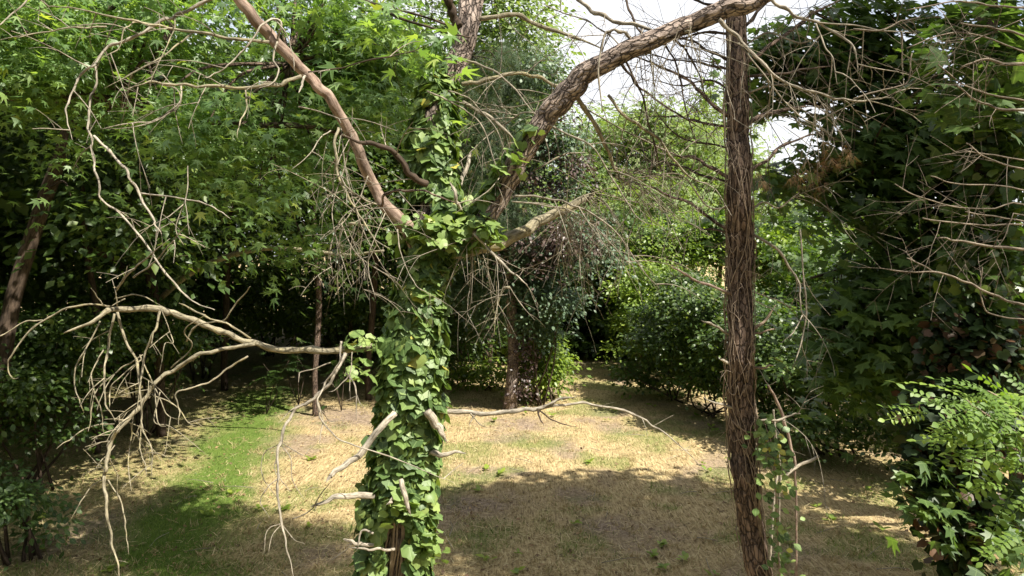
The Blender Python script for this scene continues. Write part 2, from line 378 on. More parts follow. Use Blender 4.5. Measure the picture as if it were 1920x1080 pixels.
at = n.new('ShaderNodeAttribute'); at.attribute_name = 'cover'; sx = n.new('ShaderNodeSeparateXYZ'); l.new(at.outputs['Vector'], sx.inputs[0])
tc = n.new('ShaderNodeTexCoord')
def tn(scale, det=6, rot=0, sc=(1, 1, 1)):
    mp = n.new('ShaderNodeMapping'); mp.inputs['Scale'].default_value = sc; mp.inputs['Rotation'].default_value = (0, 0, rot); l.new(tc.outputs['Object'], mp.inputs['Vector'])
    t = n.new('ShaderNodeTexNoise'); t.inputs['Scale'].default_value = scale; t.inputs['Detail'].default_value = det; t.inputs['Roughness'].default_value = .7; l.new(mp.outputs[0], t.inputs['Vector']); return t
na = tn(14, 7); nb = tn(30, 5, .7, (1, .15, 1)); nc = tn(30, 5, 2.1, (1, .15, 1))
straw = ramp(n, [(.36, (.10, .070, .038)), (.52, (.37, .285, .15)), (.68, (.60, .49, .29))])
mxa = n.new('ShaderNodeMixRGB'); mxa.inputs['Fac'].default_value = .5; l.new(nb.outputs['Fac'], mxa.inputs['Color1']); l.new(nc.outputs['Fac'], mxa.inputs['Color2'])
l.new(mxa.outputs['Color'], straw.inputs['Fac'])
soil = ramp(n, [(.36, (.11, .08, .058)), (.66, (.35, .27, .20))]); l.new(na.outputs['Fac'], soil.inputs['Fac'])
green = ramp(n, [(.3, (.055, .09, .02)), (.7, (.14, .20, .04))]); l.new(mxa.outputs['Color'], green.inputs['Fac'])
m1 = n.new('ShaderNodeMixRGB'); l.new(sx.outputs['Y'], m1.inputs['Fac']); l.new(straw.outputs[0], m1.inputs['Color1']); l.new(soil.outputs[0], m1.inputs['Color2'])
m2 = n.new('ShaderNodeMixRGB'); l.new(sx.outputs['X'], m2.inputs['Fac']); l.new(m1.outputs[0], m2.inputs['Color1']); l.new(green.outputs[0], m2.inputs['Color2'])
l.new(m2.outputs[0], b.inputs['Base Color']); b.inputs['Roughness'].default_value = .95; b.inputs['Specular IOR Level'].default_value = .1
bp = n.new('ShaderNodeBump'); bp.inputs['Strength'].default_value = .8; bp.inputs['Distance'].default_value = .05; l.new(mxa.outputs['Color'], bp.inputs['Height']); l.new(bp.outputs[0], b.inputs['Normal'])
cover = np.stack([greenness(X, Y) * core, bareness(X, Y) * core, X * 0], -1).reshape(-1, 3)
raw('ground', np.stack([X, Y, Z], -1).reshape(-1, 3), [], gq, mG, None, True, {'cover': cover}, kind='structure')
def gz(x, y):
    c = np.exp(-np.clip((np.hypot(x, y - 15) - 20) / 10, 0, 50))
    return (n2(x, y, .35, 61) - .5) * .10 * c + (n2(x, y, 2.6, 62) - .5) * .05 * c - .03

def scatter(N, y0=8.3, y1=30):
    y = y0 * (y1 / y0) ** (RS.rand(N) ** 1.15); x = (RS.rand(N) * 2 - 1) * (y * .78 + .5); return x, y
M_straw = leaf_mat('dry_straw', [(0, (.29, .21, .11)), (.5, (.45, .36, .19)), (1, (.60, .51, .31))], trans=.2, rough=.8, spec=.2, tr_gain=(1, .95, .7))
M_grass = leaf_mat('green_grass_blade', [(0, (.07, .13, .02)), (.5, (.12, .20, .03)), (1, (.24, .30, .07))], trans=.35, rough=.5, tr_gain=(1.3, 1.5, .5))
x, y = scatter(170000); dens = 1 - .8 * np.clip(greenness(x, y), 0, 1); dens *= 1 - .55 * bareness(x, y); dens *= .35 + n2(x, y, 3.1, 77)
k = RS.rand(len(x)) < dens; x, y = x[k], y[k]; N = len(x)
an = RS.rand(N) * 6.283; dr = np.stack([np.cos(an), np.sin(an), RS.rand(N) ** 3 * .9], -1)
T_straw = (np.array([(-.028, 0, 0), (.028, 0, 0), (.03, .55, .05), (.01, 1, 0), (-.02, .55, .05)]), np.array([(0, 1, 2), (0, 2, 4), (4, 2, 3)]))
pos = np.stack([x, y, gz(x, y) + .004 + .02 * RS.rand(N)], -1)
o = leaf_cloud('dry_straw', (T_straw[0], T_straw[1]), pos, frames(np.stack([RS.randn(N) * .3, RS.randn(N) * .3, np.ones(N)], -1), dr), .06 + .13 * RS.rand(N) ** 2, RS.rand(N), M_straw, None, curl=.1)
tag(o, 'cut dry straw lying over the clearing floor', 'straw')
x, y = scatter(210000); g = greenness(x, y); k = RS.rand(len(x)) < g * .9 + .02; x, y = x[k], y[k]; N = len(x)
T_blade = (np.array([(-.05, 0, 0), (.05, 0, 0), (.035, .55, .04), (0, 1, .2), (-.035, .55, .04)]), T_straw[1])
pos = np.stack([x, y, gz(x, y) - .005], -1); dr = np.stack([RS.randn(N) * .45, RS.randn(N) * .45, np.ones(N)], -1)
o = leaf_cloud('green_grass', T_blade, pos, frames(RS.randn(N, 3) * [1, 1, .2], dr), .035 + .06 * RS.rand(N), RS.rand(N), M_grass, None, curl=.5)
tag(o, 'short fresh green grass along the left track', 'grass')

cx_, cy_ = scatter(1500); cx_ = np.repeat(cx_, 16) + RS.randn(24000) * .035; cy_ = np.repeat(cy_, 16) + RS.randn(24000) * .035; N = len(cx_)
o = leaf_cloud('dry_grass_tufts', T_blade, np.stack([cx_, cy_, gz(cx_, cy_) - .004], -1), frames(RS.randn(N, 3) * [1, 1, .2], np.stack([RS.randn(N) * .7, RS.randn(N) * .7, np.ones(N)], -1)), .05 + .07 * RS.rand(N), RS.rand(N), M_straw, None, curl=.8)
tag(o, 'dry upright tufts left standing in the mown grass', 'grass')
x, y = scatter(9000); k = n2(x, y, .9, 55) > .42; x, y = x[k], y[k]; N = len(x)
M_litter = leaf_mat('dead_leaf', [(0, (.07, .04, .02)), (.6, (.20, .12, .06)), (1, (.36, .24, .12))], trans=.1, rough=.7)
o = leaf_cloud('leaf_litter', T_kite, np.stack([x, y, gz(x, y) + .012], -1), frames(np.array((0, 0, 1)) + RS.randn(N, 3) * .3, RS.randn(N, 3)), .03 + .06 * RS.rand(N), RS.rand(N), M_litter, None, curl=.8)
tag(o, 'small dead leaves strewn over the clearing floor', 'leaf litter')
# ------------------------------------------------------------------ traced branches
def tr(pts, d0, d1, w0=None, w1=None, per=6):
    """pts: (px,py) or (px,py,width_px)"""
    n = len(pts); ds = np.linspace(d0, d1, n)
    if n > 2: ds = ds + np.array([0] + [random.uniform(-.03, .03) for _ in range(n - 2)] + [0]) * (d0 / 4)
    w = [p[2] if len(p) > 2 else None for p in pts]
    if w[0] is None: w = list(np.linspace(w0, w1, n))
    q = [np.append(P(p[0], p[1], d), ww / 2 / FPX * d) for p, d, ww in zip(pts, ds, w)]
    q = cat(q, per); k = len(q); wv = q[:, 3:4] * 1.0; t_ = np.arange(k)[:, None] * .45 + random.random() * 100
    z_ = t_ * 0; amp = np.minimum(1, np.minimum(np.arange(k), 4) / 4.)[:, None]
    jit = np.concatenate([vnoise(np.concatenate([t_, z_ + 3 * a_, z_], 1), 7 + a_)[:, None] - .5 for a_ in range(3)], 1)
    q[:, :3] += jit * np.minimum(wv, .012) * 1.5 * amp; q[:, 3] *= .9
    return q[:, :3], np.maximum(q[:, 3], .0012)
def grow(mb, p, d, L, r, droop=.5, curl=.25, lvl=1, seed=0, sides=4, kids=3):
    n = max(5, int(L / .07)); step = L / n; path = [p]; d = unit(d); bend = RS.randn(3) * curl
    for i in range(n):
        d = unit(d + (bend * .35 + RS.randn(3) * curl * .5 + np.array((0, 0, -droop * .35))) * min(1, step * 6)); path.append(path[-1] + d * step)
    path = np.array(path); mb.tube(path, np.linspace(r, r * .45, n + 1), sides, cap=False, seed=seed)
    if lvl > 0:
        for _ in range(kids):
            k = RS.randint(1, n); t = unit(path[k] - path[k - 1]); s = unit(np.cross(t, RS.randn(3)))
            grow(mb, path[k], t * .7 + s * .9, L * (.35 + .35 * RS.rand()), r * .6, droop * 1.2, curl, lvl - 1, seed, 3, kids)
def twigs(root_branch, path, num, L, r, mat, droop=.5, curl=.3, lvl=1, t0=.2, t1=1., kids=3, kind=None, bias=(0, 0, 0)):
    for i in range(num):
        t = t0 + (t1 - t0) * (i + RS.rand()) / num; k = min(len(path) - 2, max(1, int(t * (len(path) - 1))))
        tg = unit(path[k + 1] - path[k - 1]); s = unit(np.cross(tg, RS.randn(3)))
        mb = MB(); grow(mb, path[k], tg * .5 + s + np.array(bias), L * (.5 + .8 * RS.rand()), r, droop, curl, lvl, i, 4, kids)
        mb.build('twig', mat, root_branch)
def branch(root, pts, d0, d1, w0=None, w1=None, mat=None, name='branch', sides=7, tw=0, tl=.3, trr=.003, droop=.5, tmat=None, lvl=1, kids=3, t0=.15, t1=1, rough=.12, curl=.3, bias=(0, 0, 0), label=None):
    path, rad = tr(pts, d0, d1, w0, w1)
    if not name.startswith('stub') and len(rad) > 8: rad = rad * np.clip(np.linspace(3.6, .35, len(rad)), 0, 1)
    rad = rad * (.92 + .10 * np.sin(np.arange(len(rad)) * 1.7) * (np.arange(len(rad)) > 1) + .22 * (RS.rand(len(rad)) < .12)) * .78
    o = MB().tube(path, rad, sides, rough, 60, seed=RS.randint(50)).build(name, mat, root, label=label)
    if tw: twigs(o, path, tw, tl, trr, tmat or mat, droop, curl, lvl, t0, t1, kids, bias=bias)
    return path
def resample(path, rad, step):
    L = np.concatenate([[0], np.cumsum(np.linalg.norm(np.diff(path, axis=0), axis=1))]); s = np.arange(0, L[-1], step)
    return np.stack([np.interp(s, L, path[:, k]) for k in range(3)], -1), np.interp(s, L, rad)

# ================================================================== foreground ivy-clad tree
base = P(715, 1835, 4.25); base[2] = -.05
ivt = thing('ivy_clad_tree', 'ivy covered forked tree standing close in front of the clearing', 'tree', base)
tp, trd = tr([(700, 1845, 100), (712, 1500, 90), (730, 1200, 80), (738, 1080, 74), (748, 1000, 72), (757, 900, 70), (766, 800, 68), (777, 700, 66), (787, 600, 64), (792, 520, 62), (795, 450, 62), (805, 400, 58)], 4.25, 4.2)
trunk_path, trunk_rad = resample(tp, trd, .02)
MB().tube(trunk_path, trunk_rad, 56, .28, 26, seed=3).build('trunk', M_bark, ivt)
lp, lr = tr([(802, 440, 52), (814, 350, 48), (812, 260, 46), (822, 180, 48), (860, 110, 48), (878, 50, 50), (884, 0, 52), (895, -90, 52), (900, -260, 50), (905, -500, 40)], 4.22, 4.75)
lead_path, lead_rad = resample(lp, lr, .02); MB().tube(lead_path, lead_rad, 44, .26, 26, seed=5).build('limb', M_bark, ivt, label='rough barked central stem rising out of the fork')
q, r_ = tr([(795, 480, 52), (765, 428, 36), (725, 390, 27), (700, 345, 24), (680, 300, 23), (660, 258, 22), (640, 222, 22), (612, 178, 22), (575, 140, 23), (540, 105, 24), (505, 65, 25), (470, 25, 24), (430, -25, 22), (380, -100, 20), (300, -220, 14)], 4.2, 3.5)
ll_path, ll_rad = resample(q, r_, .02); MB().tube(ll_path, ll_rad, 22, .10, 30, seed=7).build('limb', M_limb, ivt, label='smooth orange brown limb rising to the upper left')
q, r_ = tr([(800, 480, 50), (860, 448, 46), (905, 420, 44), (932, 380, 44), (958, 330, 46), (985, 280, 48), (1020, 225, 50), (1058, 178, 52), (1100, 138, 48), (1160, 103, 43), (1220, 77, 41), (1290, 47, 40), (1350, 20, 40), (1420, 0, 36), (1500, -50, 30), (1600, -140, 22)], 4.2, 3.75)
rl_path, rl_rad = resample(q, r_, .015); MB().tube(rl_path, rl_rad, 48, .26, 30, seed=9).build('limb', M_bark, ivt, label='thick scaly limb arching to the upper right')
q, r_ = tr([(820, 480, 30), (880, 470, 26), (930, 460, 27), (975, 437, 25), (1020, 412, 22), (1065, 388, 19), (1110, 364, 13)], 4.2, 4.65)
rb_path, rb_rad = resample(q, r_, .02); MB().tube(rb_path, rb_rad, 18, .12, 30, seed=11).build('limb', M_lich, ivt, label='broken dead limb ending in a tangle of twigs')
B = lambda *a, **k: branch(ivt, *a, **k)
# big left branch and everything hanging from it
bl = B([(790, 640, 22), (715, 648, 20), (640, 655, 20), (560, 657, 20), (490, 648, 19), (440, 632, 17), (390, 612, 17), (330, 590, 18), (300, 580, 18), (220, 580, 17), (175, 600, 17), (120, 626, 12)], 4.2, 3.6, mat=M_lich, sides=14, label='long lichen yellow dead branch reaching left')
bm = B([(478, 645, 11), (420, 652, 11), (370, 668, 12), (320, 695, 12), (288, 720, 11), (270, 745, 12), (250, 778, 13), (222, 805, 12), (210, 830, 12), (200, 870, 10), (195, 900, 9), (198, 950, 9), (210, 1010, 8), (222, 1060, 7), (228, 1100, 5)], 3.85, 3.4, mat=M_lich, sides=9, tw=7, tl=.16, trr=.004, t0=.3, t1=.7, droop=.9, lvl=1, kids=2)
for p, w0, w1, k in [([(220, 585), (235, 640), (256, 680), (262, 740), (266, 790), (268, 800)], 8, 5, 3), ([(300, 582), (290, 625), (270, 665), (262, 725), (258, 770)], 8, 4, 3), ([(215, 588), (202, 650), (195, 700), (197, 750), (216, 792)], 7, 4, 3),
                  ([(205, 574), (150, 572), (90, 595), (50, 625), (22, 665), (14, 692), (25, 709), (35, 709)], 6, 3, 0), ([(80, 600), (45, 605), (0, 630), (-30, 640)], 4, 3, 0), ([(188, 602), (162, 650), (142, 690), (140, 725), (148, 750), (157, 773)], 5, 3, 1),
                  ([(465, 668), (430, 690), (400, 712), (365, 725), (330, 735), (333, 755), (336, 775), (334, 797)], 6, 4, 0), ([(268, 665), (230, 690), (190, 720), (175, 745), (170, 790), (165, 810)], 4, 3, 1), ([(268, 672), (215, 715), (205, 740), (206, 765)], 4, 3, 0),
                  ([(262, 665), (285, 715), (300, 745), (310, 775), (330, 785)], 4, 3, 1), ([(290, 730), (292, 760), (298, 795), (310, 800)], 4, 3, 0), ([(195, 655), (175, 690), (172, 720), (190, 770), (195, 812)], 4, 3, 1),
                  ([(215, 795), (170, 800), (130, 825), (105, 842)], 4, 3, 0), ([(195, 898), (170, 912), (150, 945), (130, 977)], 4, 3, 0), ([(203, 900), (225, 940), (234, 980), (238, 1010), (242, 1040)], 4, 3, 0), ([(216, 1050), (228, 1052), (240, 1055)], 3, 2, 0),
                  ([(215, 835), (195, 860), (175, 884)], 4, 3, 0), ([(250, 770), (245, 830), (240, 865), (248, 925)], 4, 3, 1), ([(265, 790), (262, 840), (272, 870), (275, 890)], 4, 3, 1), ([(265, 800), (285, 845), (285, 895)], 4, 3, 1), ([(235, 560), (200, 575), (185, 560), (170, 540)], 4, 3, 0),
                  ([(215, 560), (262, 553), (300, 572)], 4, 3, 0), ([(220, 575), (218, 550), (228, 530), (240, 500)], 4, 3, 0), ([(470, 635), (430, 610), (390, 595), (350, 575), (334, 568)], 7, 4, 0), ([(350, 640), (370, 610), (420, 600), (450, 560), (470, 538)], 5, 4, 0),
                  ([(300, 575), (325, 640), (310, 645), (300, 700)], 3, 2, 1), ([(320, 690), (360, 650), (345, 620), (385, 590)], 4, 3, 0), ([(285, 740), (330, 760), (350, 790), (370, 800)], 4, 2, 1), ([(300, 735), (290, 790), (320, 800), (390, 855)], 4, 2, 0)]:
    B(p, 3.78, 3.62, w0, w1, mat=M_lich, tw=k, tl=.22, trr=.0035, droop=.8, lvl=1, kids=2, sides=6)
# branch hanging left of the trunk
B([(648, 662, 10), (622, 712, 10), (595, 742, 9), (560, 765, 10), (540, 792, 9), (526, 832, 9), (520, 880, 7), (522, 925, 7), (528, 975, 7), (540, 1035, 6), (552, 1095, 4)], 4.0, 3.6, mat=M_pale, sides=8, label='pale hanging branch with forked twigs beside the trunk')
for p, w0, w1, k in [([(640, 640), (635, 680), (610, 720), (596, 750), (605, 790), (640, 825), (700, 845), (790, 880), (850, 905)], 7, 3, 2), ([(525, 832), (495, 850), (490, 885), (505, 915), (530, 945)], 3, 2, 0), ([(528, 835), (545, 860), (548, 900), (570, 935)], 3, 2, 0), ([(524, 895), (500, 915), (488, 940), (505, 970)], 4, 2, 0),
                  ([(527, 830), (560, 850), (573, 856)], 3, 2, 0), ([(526, 982), (500, 995), (495, 1040)], 3, 2, 0), ([(528, 983), (510, 1005), (504, 1036)], 3, 2, 0), ([(528, 982), (550, 1010), (572, 1020)], 3, 2, 0), ([(548, 973), (580, 960), (600, 930), (622, 900)], 4, 3, 0), ([(620, 680), (585, 692), (562, 700), (560, 718)], 4, 3, 0),
                  ([(597, 755), (605, 790), (598, 830)], 4, 3, 1), ([(660, 660), (655, 700), (632, 728), (615, 735)], 4, 3, 1), ([(650, 700), (668, 730), (668, 790)], 5, 3, 1), ([(560, 765), (545, 770), (520, 795)], 4, 2, 0), ([(522, 850), (515, 880), (530, 905), (545, 922)], 3, 2, 0)]:
    B(p, 3.95, 3.8, w0, w1, mat=M_pale if w0 > 6 else M_twig, tw=k, tl=.2, trr=.0035, droop=.7, lvl=1, kids=2, sides=6)
# stubs on the trunk
for p, dd in [([(740, 775, 17), (716, 800, 17), (690, 835, 18), (650, 870, 17), (616, 896, 13)], (4.0, 3.75)), ([(700, 930, 18), (660, 930, 17), (630, 934, 15), (596, 946, 8)], (4.1, 3.9)), ([(752, 900, 13), (758, 925, 14), (768, 955, 9)], (4.0, 3.95)), ([(745, 922, 9), (735, 935, 8), (728, 945, 6)], (4.0, 3.9)),
              ([(800, 770, 22), (820, 800, 22), (832, 820, 8)], (4.05, 4.05)), ([(800, 845, 18), (830, 852, 14), (868, 848, 6)], (4.15, 4.1)), ([(740, 1030, 8), (700, 1030, 7), (662, 1028, 5)], (4.05, 4.0)), ([(700, 1022, 11), (675, 1020, 11), (655, 1014, 8)], (4.05, 4.0)),
              ([(865, 395, 8), (855, 370, 9), (848, 350, 8)], (4.1, 4.05)), ([(862, 350, 11), (872, 320, 11), (880, 290, 9)], (4.3, 4.4)), ([(700, 1000, 6), (676, 995, 6), (672, 1025, 4)], (4., 4.))]:
    pth, rd = tr(p, *dd); rd = rd * .85; mb = MB().tube(pth, rd, 12, .25, 70, seed=RS.randint(50)); e = unit(pth[-1] - pth[-3])
    for _ in range(9):   # splintered broken end
        o_ = unit(np.cross(e, RS.randn(3))) * rd[-1] * .75 * RS.rand() ** .5; L_ = rd[-1] * (1.0 + 3.2 * RS.rand()); mb.tube(np.array([pth[-2] + o_, pth[-1] + o_ * .9 + e * L_ * .4, pth[-1] + o_ * .6 + e * L_]), [rd[-1] * .42, rd[-1] * .22, .0004], 4, cap=False)
    mb.build('branch_stub', M_pale, ivt)
# right branch
B([(800, 768, 18), (838, 770, 16), (900, 775, 14), (960, 772, 14), (1010, 765, 12), (1060, 758, 8), (1110, 758, 7), (1160, 767, 7), (1210, 790, 6), (1250, 815, 5), (1290, 850, 4), (1325, 884, 3)], 4.15, 4.2, mat=M_pale, sides=10, tw=4, tl=.14, trr=.002, t0=.5, droop=1.2, lvl=0, label='long thin bleached branch reaching right')
B([(1008, 768, 8), (1045, 752, 8), (1082, 742, 3)], 4.15, 4.1, mat=M_pale, sides=7); B([(1010, 766, 7), (1012, 785, 5), (1020, 798, 2)], 4.15, 4.1, mat=M_dk); B([(1012, 770, 5), (1040, 790, 4), (1080, 800, 2)], 4.15, 4.1, mat=M_dk)
B([(895, 775, 5), (885, 785, 4), (880, 800, 2)], 4.15, 4.1, mat=M_twig); B([(882, 775, 5), (900, 795, 3), (915, 802, 2)], 4.15, 4.1, mat=M_twig)
# upper left
UL = [([(505, 79), (430, 72), (360, 60), (300, 50), (240, 38), (180, 25), (110, 12), (60, 22)], 10, 3, 5, M_lich), ([(430, -20), (350, 22), (310, 35), (260, 62), (205, 90), (175, 120), (150, 142), (135, 168), (124, 205), (130, 240), (137, 262)], 11, 3, 5, M_pale),
      ([(178, 118), (181, 150), (169, 185), (165, 225), (171, 265), (172, 290), (185, 340), (192, 375), (225, 400), (270, 455), (310, 510), (345, 550), (372, 572), (402, 580)], 6, 6, 2, M_pale), ([(176, 255), (210, 290), (240, 325), (262, 368), (285, 410), (303, 440)], 8, 7, 0, M_pale),
      ([(262, 362), (320, 368), (380, 380), (410, 395), (432, 411)], 5, 3, 1, M_pale), ([(565, 143), (520, 160), (460, 165), (400, 163), (340, 160), (285, 155), (230, 170)], 12, 5, 5, M_lich), ([(520, 78), (526, 45), (510, 34), (490, 50), (460, 88), (440, 112), (420, 128), (395, 142), (379, 146)], 7, 3, 1, M_pale),
      ([(520, 78), (513, 110), (522, 135), (510, 155), (480, 166)], 6, 4, 0, M_twig), ([(512, 34), (535, 60), (548, 95), (553, 135)], 4, 3, 0, M_twig), ([(300, 158), (335, 170), (335, 200), (300, 222), (260, 236), (200, 242)], 4, 3, 1, M_twig), ([(635, 240), (628, 280), (634, 325), (650, 362), (672, 400), (692, 435), (722, 482)], 9, 4, 9, M_lich),
      ([(578, 135), (640, 128), (700, 112), (760, 100), (800, 84)], 5, 3, 2, M_dk), ([(715, 388), (722, 365), (745, 358), (790, 358), (830, 370), (862, 386)], 8, 5, 2, M_barkdk), ([(712, 385), (680, 372), (645, 345), (630, 300)], 6, 3, 5, M_twig), ([(572, 143), (566, 155), (560, 172)], 8, 6, 0, M_pale),
      ([(800, 345), (772, 330), (745, 290), (700, 272), (640, 255)], 22, 12, 4, M_dk), ([(300, 50), (260, 42), (235, 55), (222, 90), (190, 110)], 5, 3, 1, M_lich), ([(200, 50), (140, 52), (80, 60), (30, 72)], 5, 3, 3, M_lich), ([(328, 30), (325, 60), (300, 110), (280, 160)], 4, 2, 2, M_lich), ([(360, 62), (320, 95), (270, 125), (195, 165)], 5, 3, 2, M_lich),
      ([(340, 160), (335, 195), (290, 225), (240, 232), (190, 243)], 5, 3, 2, M_twig), ([(460, 165), (462, 200), (450, 230), (445, 260)], 5, 3, 0, M_lich), ([(620, 245), (600, 260), (580, 290), (545, 320)], 4, 2, 1, M_twig), ([(250, 520), (290, 492), (320, 455), (352, 420)], 5, 3, 2, M_twig), ([(220, 540), (245, 510), (262, 495), (320, 448)], 6, 4, 1, M_twig),
      ([(60, -10), (30, 20), (0, 45), (-20, 70)], 5, 3, 0, M_twig), ([(352, 310), (350, 360), (330, 430), (345, 460)], 3, 3, 3, M_twig), ([(560, 200), (620, 215), (640, 230)], 4, 4, 1, M_twig)]
for p, w0, w1, k, m in UL: B(p, 3.7, 3.45, w0, w1, mat=m, tw=k, tl=.3, trr=.0032, droop=.7, lvl=1, kids=2, sides=7, tmat=M_twig)
# broom of hanging twigs off the left limb and below the fork
for p, k in [([(640, 240), (650, 330), (680, 430), (730, 520)], 6), ([(660, 262), (640, 330), (622, 400), (640, 480), (660, 540)], 5), ([(690, 330), (670, 380), (640, 420), (600, 450)], 4), ([(745, 430), (750, 470), (770, 520), (790, 545)], 2), ([(700, 380), (650, 400), (620, 460), (625, 520)], 5), ([(722, 400), (700, 450), (690, 500), (705, 560)], 5), ([(640, 420), (665, 470), (700, 500), (760, 530)], 4)]:
    B(p, 3.95, 3.75, 4, 2.5, mat=M_twig, tw=max(2, k - 2), tl=.36, trr=.0024, droop=1.1, lvl=1, kids=3, sides=5)
# branches on the right limb and central stem
UR = [([(895, 36), (960, 28), (1010, 45), (1065, 65), (1125, 92)], 15, 9, 4, M_lich, 4.5, 4.6), ([(865, 158), (910, 150), (960, 140), (1000, 142), (1055, 165), (1100, 200)], 12, 9, 5, M_lich, 4.4, 4.7), ([(850, 108), (900, 120), (950, 150), (1005, 216)], 7, 5, 3, M_twig, 4.4, 4.0), ([(868, 192), (920, 222), (968, 268)], 13, 9, 3, M_twig, 4.4, 4.3),
      ([(1078, 178), (1110, 225), (1135, 268), (1150, 310), (1165, 335)], 15, 9, 4, M_lich, 4.0, 4.3), ([(1140, 178), (1180, 225), (1225, 252), (1255, 290), (1290, 330), (1330, 345)], 10, 5, 5, M_lich, 3.95, 4.2), ([(1080, -5), (1110, 20), (1160, 40), (1200, 48), (1230, 58)], 11, 10, 3, M_twig, 4.2, 3.9), ([(1170, -10), (1185, 30), (1200, 60), (1212, 68)], 8, 5, 2, M_dk, 4.2, 3.9),
      ([(1185, 75), (1170, 60), (1145, 58), (1130, 75), (1122, 120), (1125, 180), (1130, 210)], 10, 4, 3, M_twig, 3.9, 3.8), ([(1010, 222), (1060, 250), (1110, 275), (1140, 320), (1170, 370), (1200, 412), (1235, 424)], 6, 3, 5, M_twig, 4.0, 3.8), ([(965, 367), (1020, 370), (1070, 383), (1112, 402), (1160, 442), (1200, 500), (1235, 540)], 7, 3, 6, M_twig, 4.0, 4.0),
      ([(960, 378), (1020, 385), (1080, 400), (1140, 450), (1180, 500)], 5, 3, 5, M_twig, 4.0, 4.0), ([(888, 438), (930, 482), (960, 510), (990, 535)], 9, 5, 4, M_pale, 4.05, 3.9), ([(1225, 60), (1260, 75), (1282, 90), (1310, 140), (1330, 200)], 8, 4, 5, M_dk, 3.85, 4.0), ([(1165, 120), (1190, 155), (1220, 180), (1280, 220), (1330, 250)], 8, 4, 5, M_dk, 4.0, 4.2),
      ([(1170, 110), (1200, 170), (1215, 230), (1240, 320)], 7, 4, 4, M_dk, 4.0, 4.2), ([(1245, 80), (1270, 130), (1285, 200), (1300, 260)], 6, 3, 4, M_dk, 3.9, 4.0), ([(1348, 36), (1380, 68), (1410, 100), (1440, 130), (1480, 155), (1520, 172), (1560, 183), (1600, 188), (1650, 185), (1690, 168)], 12, 4, 8, M_twig, 3.8, 3.6),
      ([(1430, -12), (1480, 22), (1530, 42), (1580, 70), (1604, 98), (1610, 140)], 11, 4, 5, M_twig, 3.75, 3.6), ([(1530, 42), (1600, 48), (1660, 58), (1720, 62)], 5, 3, 2, M_twig, 3.7, 3.6), ([(1530, 45), (1545, 85), (1562, 112), (1570, 160)], 5, 3, 3, M_twig, 3.7, 3.6), ([(1367, 58), (1366, 120), (1358, 200), (1360, 265), (1372, 300)], 7, 4, 2, M_twig, 3.85, 3.9),
      ([(1385, 80), (1440, 150), (1490, 210), (1560, 250)], 5, 3, 4, M_twig, 3.8, 3.7), ([(860, 50), (848, 30), (842, 0), (830, -40)], 26, 22, 0, M_dk, 4.3, 4.2), ([(855, 50), (800, 35), (740, 15), (690, 2)], 8, 4, 3, M_dk, 4.4, 4.2), ([(1100, 205), (1200, 260), (1290, 300)], 5, 3, 6, M_twig, 4.2, 4.3), ([(1000, 320), (1060, 290), (1100, 285)], 5, 3, 3, M_twig, 4.2, 4.4),
      ([(840, 170), (880, 185), (925, 235), (950, 290)], 5, 3, 3, M_twig, 4.2, 4.1), ([(800, 170), (850, 195), (900, 230), (930, 310), (940, 340)], 5, 3, 3, M_twig, 4.05, 4.), ([(1060, 160), (1010, 190), (960, 200), (900, 195)], 5, 3, 4, M_twig, 4.2, 4.5), ([(1025, 225), (990, 210), (950, 230), (900, 260)], 5, 3, 4, M_twig, 4.2, 4.5), ([(1180, 100), (1120, 50), (1060, 25), (1010, 5)], 5, 3, 4, M_twig, 4., 4.3)]
for p, w0, w1, k, m, a, b_ in UR: B(p, a, b_, w0, w1, mat=m, tw=k, tl=.4, trr=.0032, droop=.75, lvl=1, kids=3, sides=7, tmat=M_twig if m is not M_dk else M_dk)
# tangles of fine twigs
for (cx, cy, d, nn, ml, bias) in [(1110, 366, 4.6, 26, .62, (.3, 0, -.5)), (1165, 335, 4.3, 20, .6, (.8, 0, -.15)), (890, 455, 4.1, 10, .5, (0, 0, -1)), (950, 540, 4.0, 8, .35, (0, 0, -1)), (1060, 400, 4.4, 14, .55, (.1, 0, -.9)), (660, 420, 3.85, 10, .45, (-.2, 0, -.9)), (1290, 60, 3.85, 10, .5, (.2, 0, -.9)), (1215, 100, 3.9, 8, .5, (.1, 0, -.9))]:
    c = P(cx, cy, d); hub = MB().tube(np.array([c - (0.02, 0, 0), c + (0.02, 0, .005)]), .008, 6).build('branch_tip', M_lich, ivt)
    for i in range(nn):
        mb = MB(); grow(mb, c + RS.randn(3) * .03, np.array(bias) + RS.randn(3) * .55, ml * (.5 + .7 * RS.rand()), .0030, .7, .3, 1, i, 4, 3); mb.build('twig', M_lich if i % 2 else M_twig, hub)

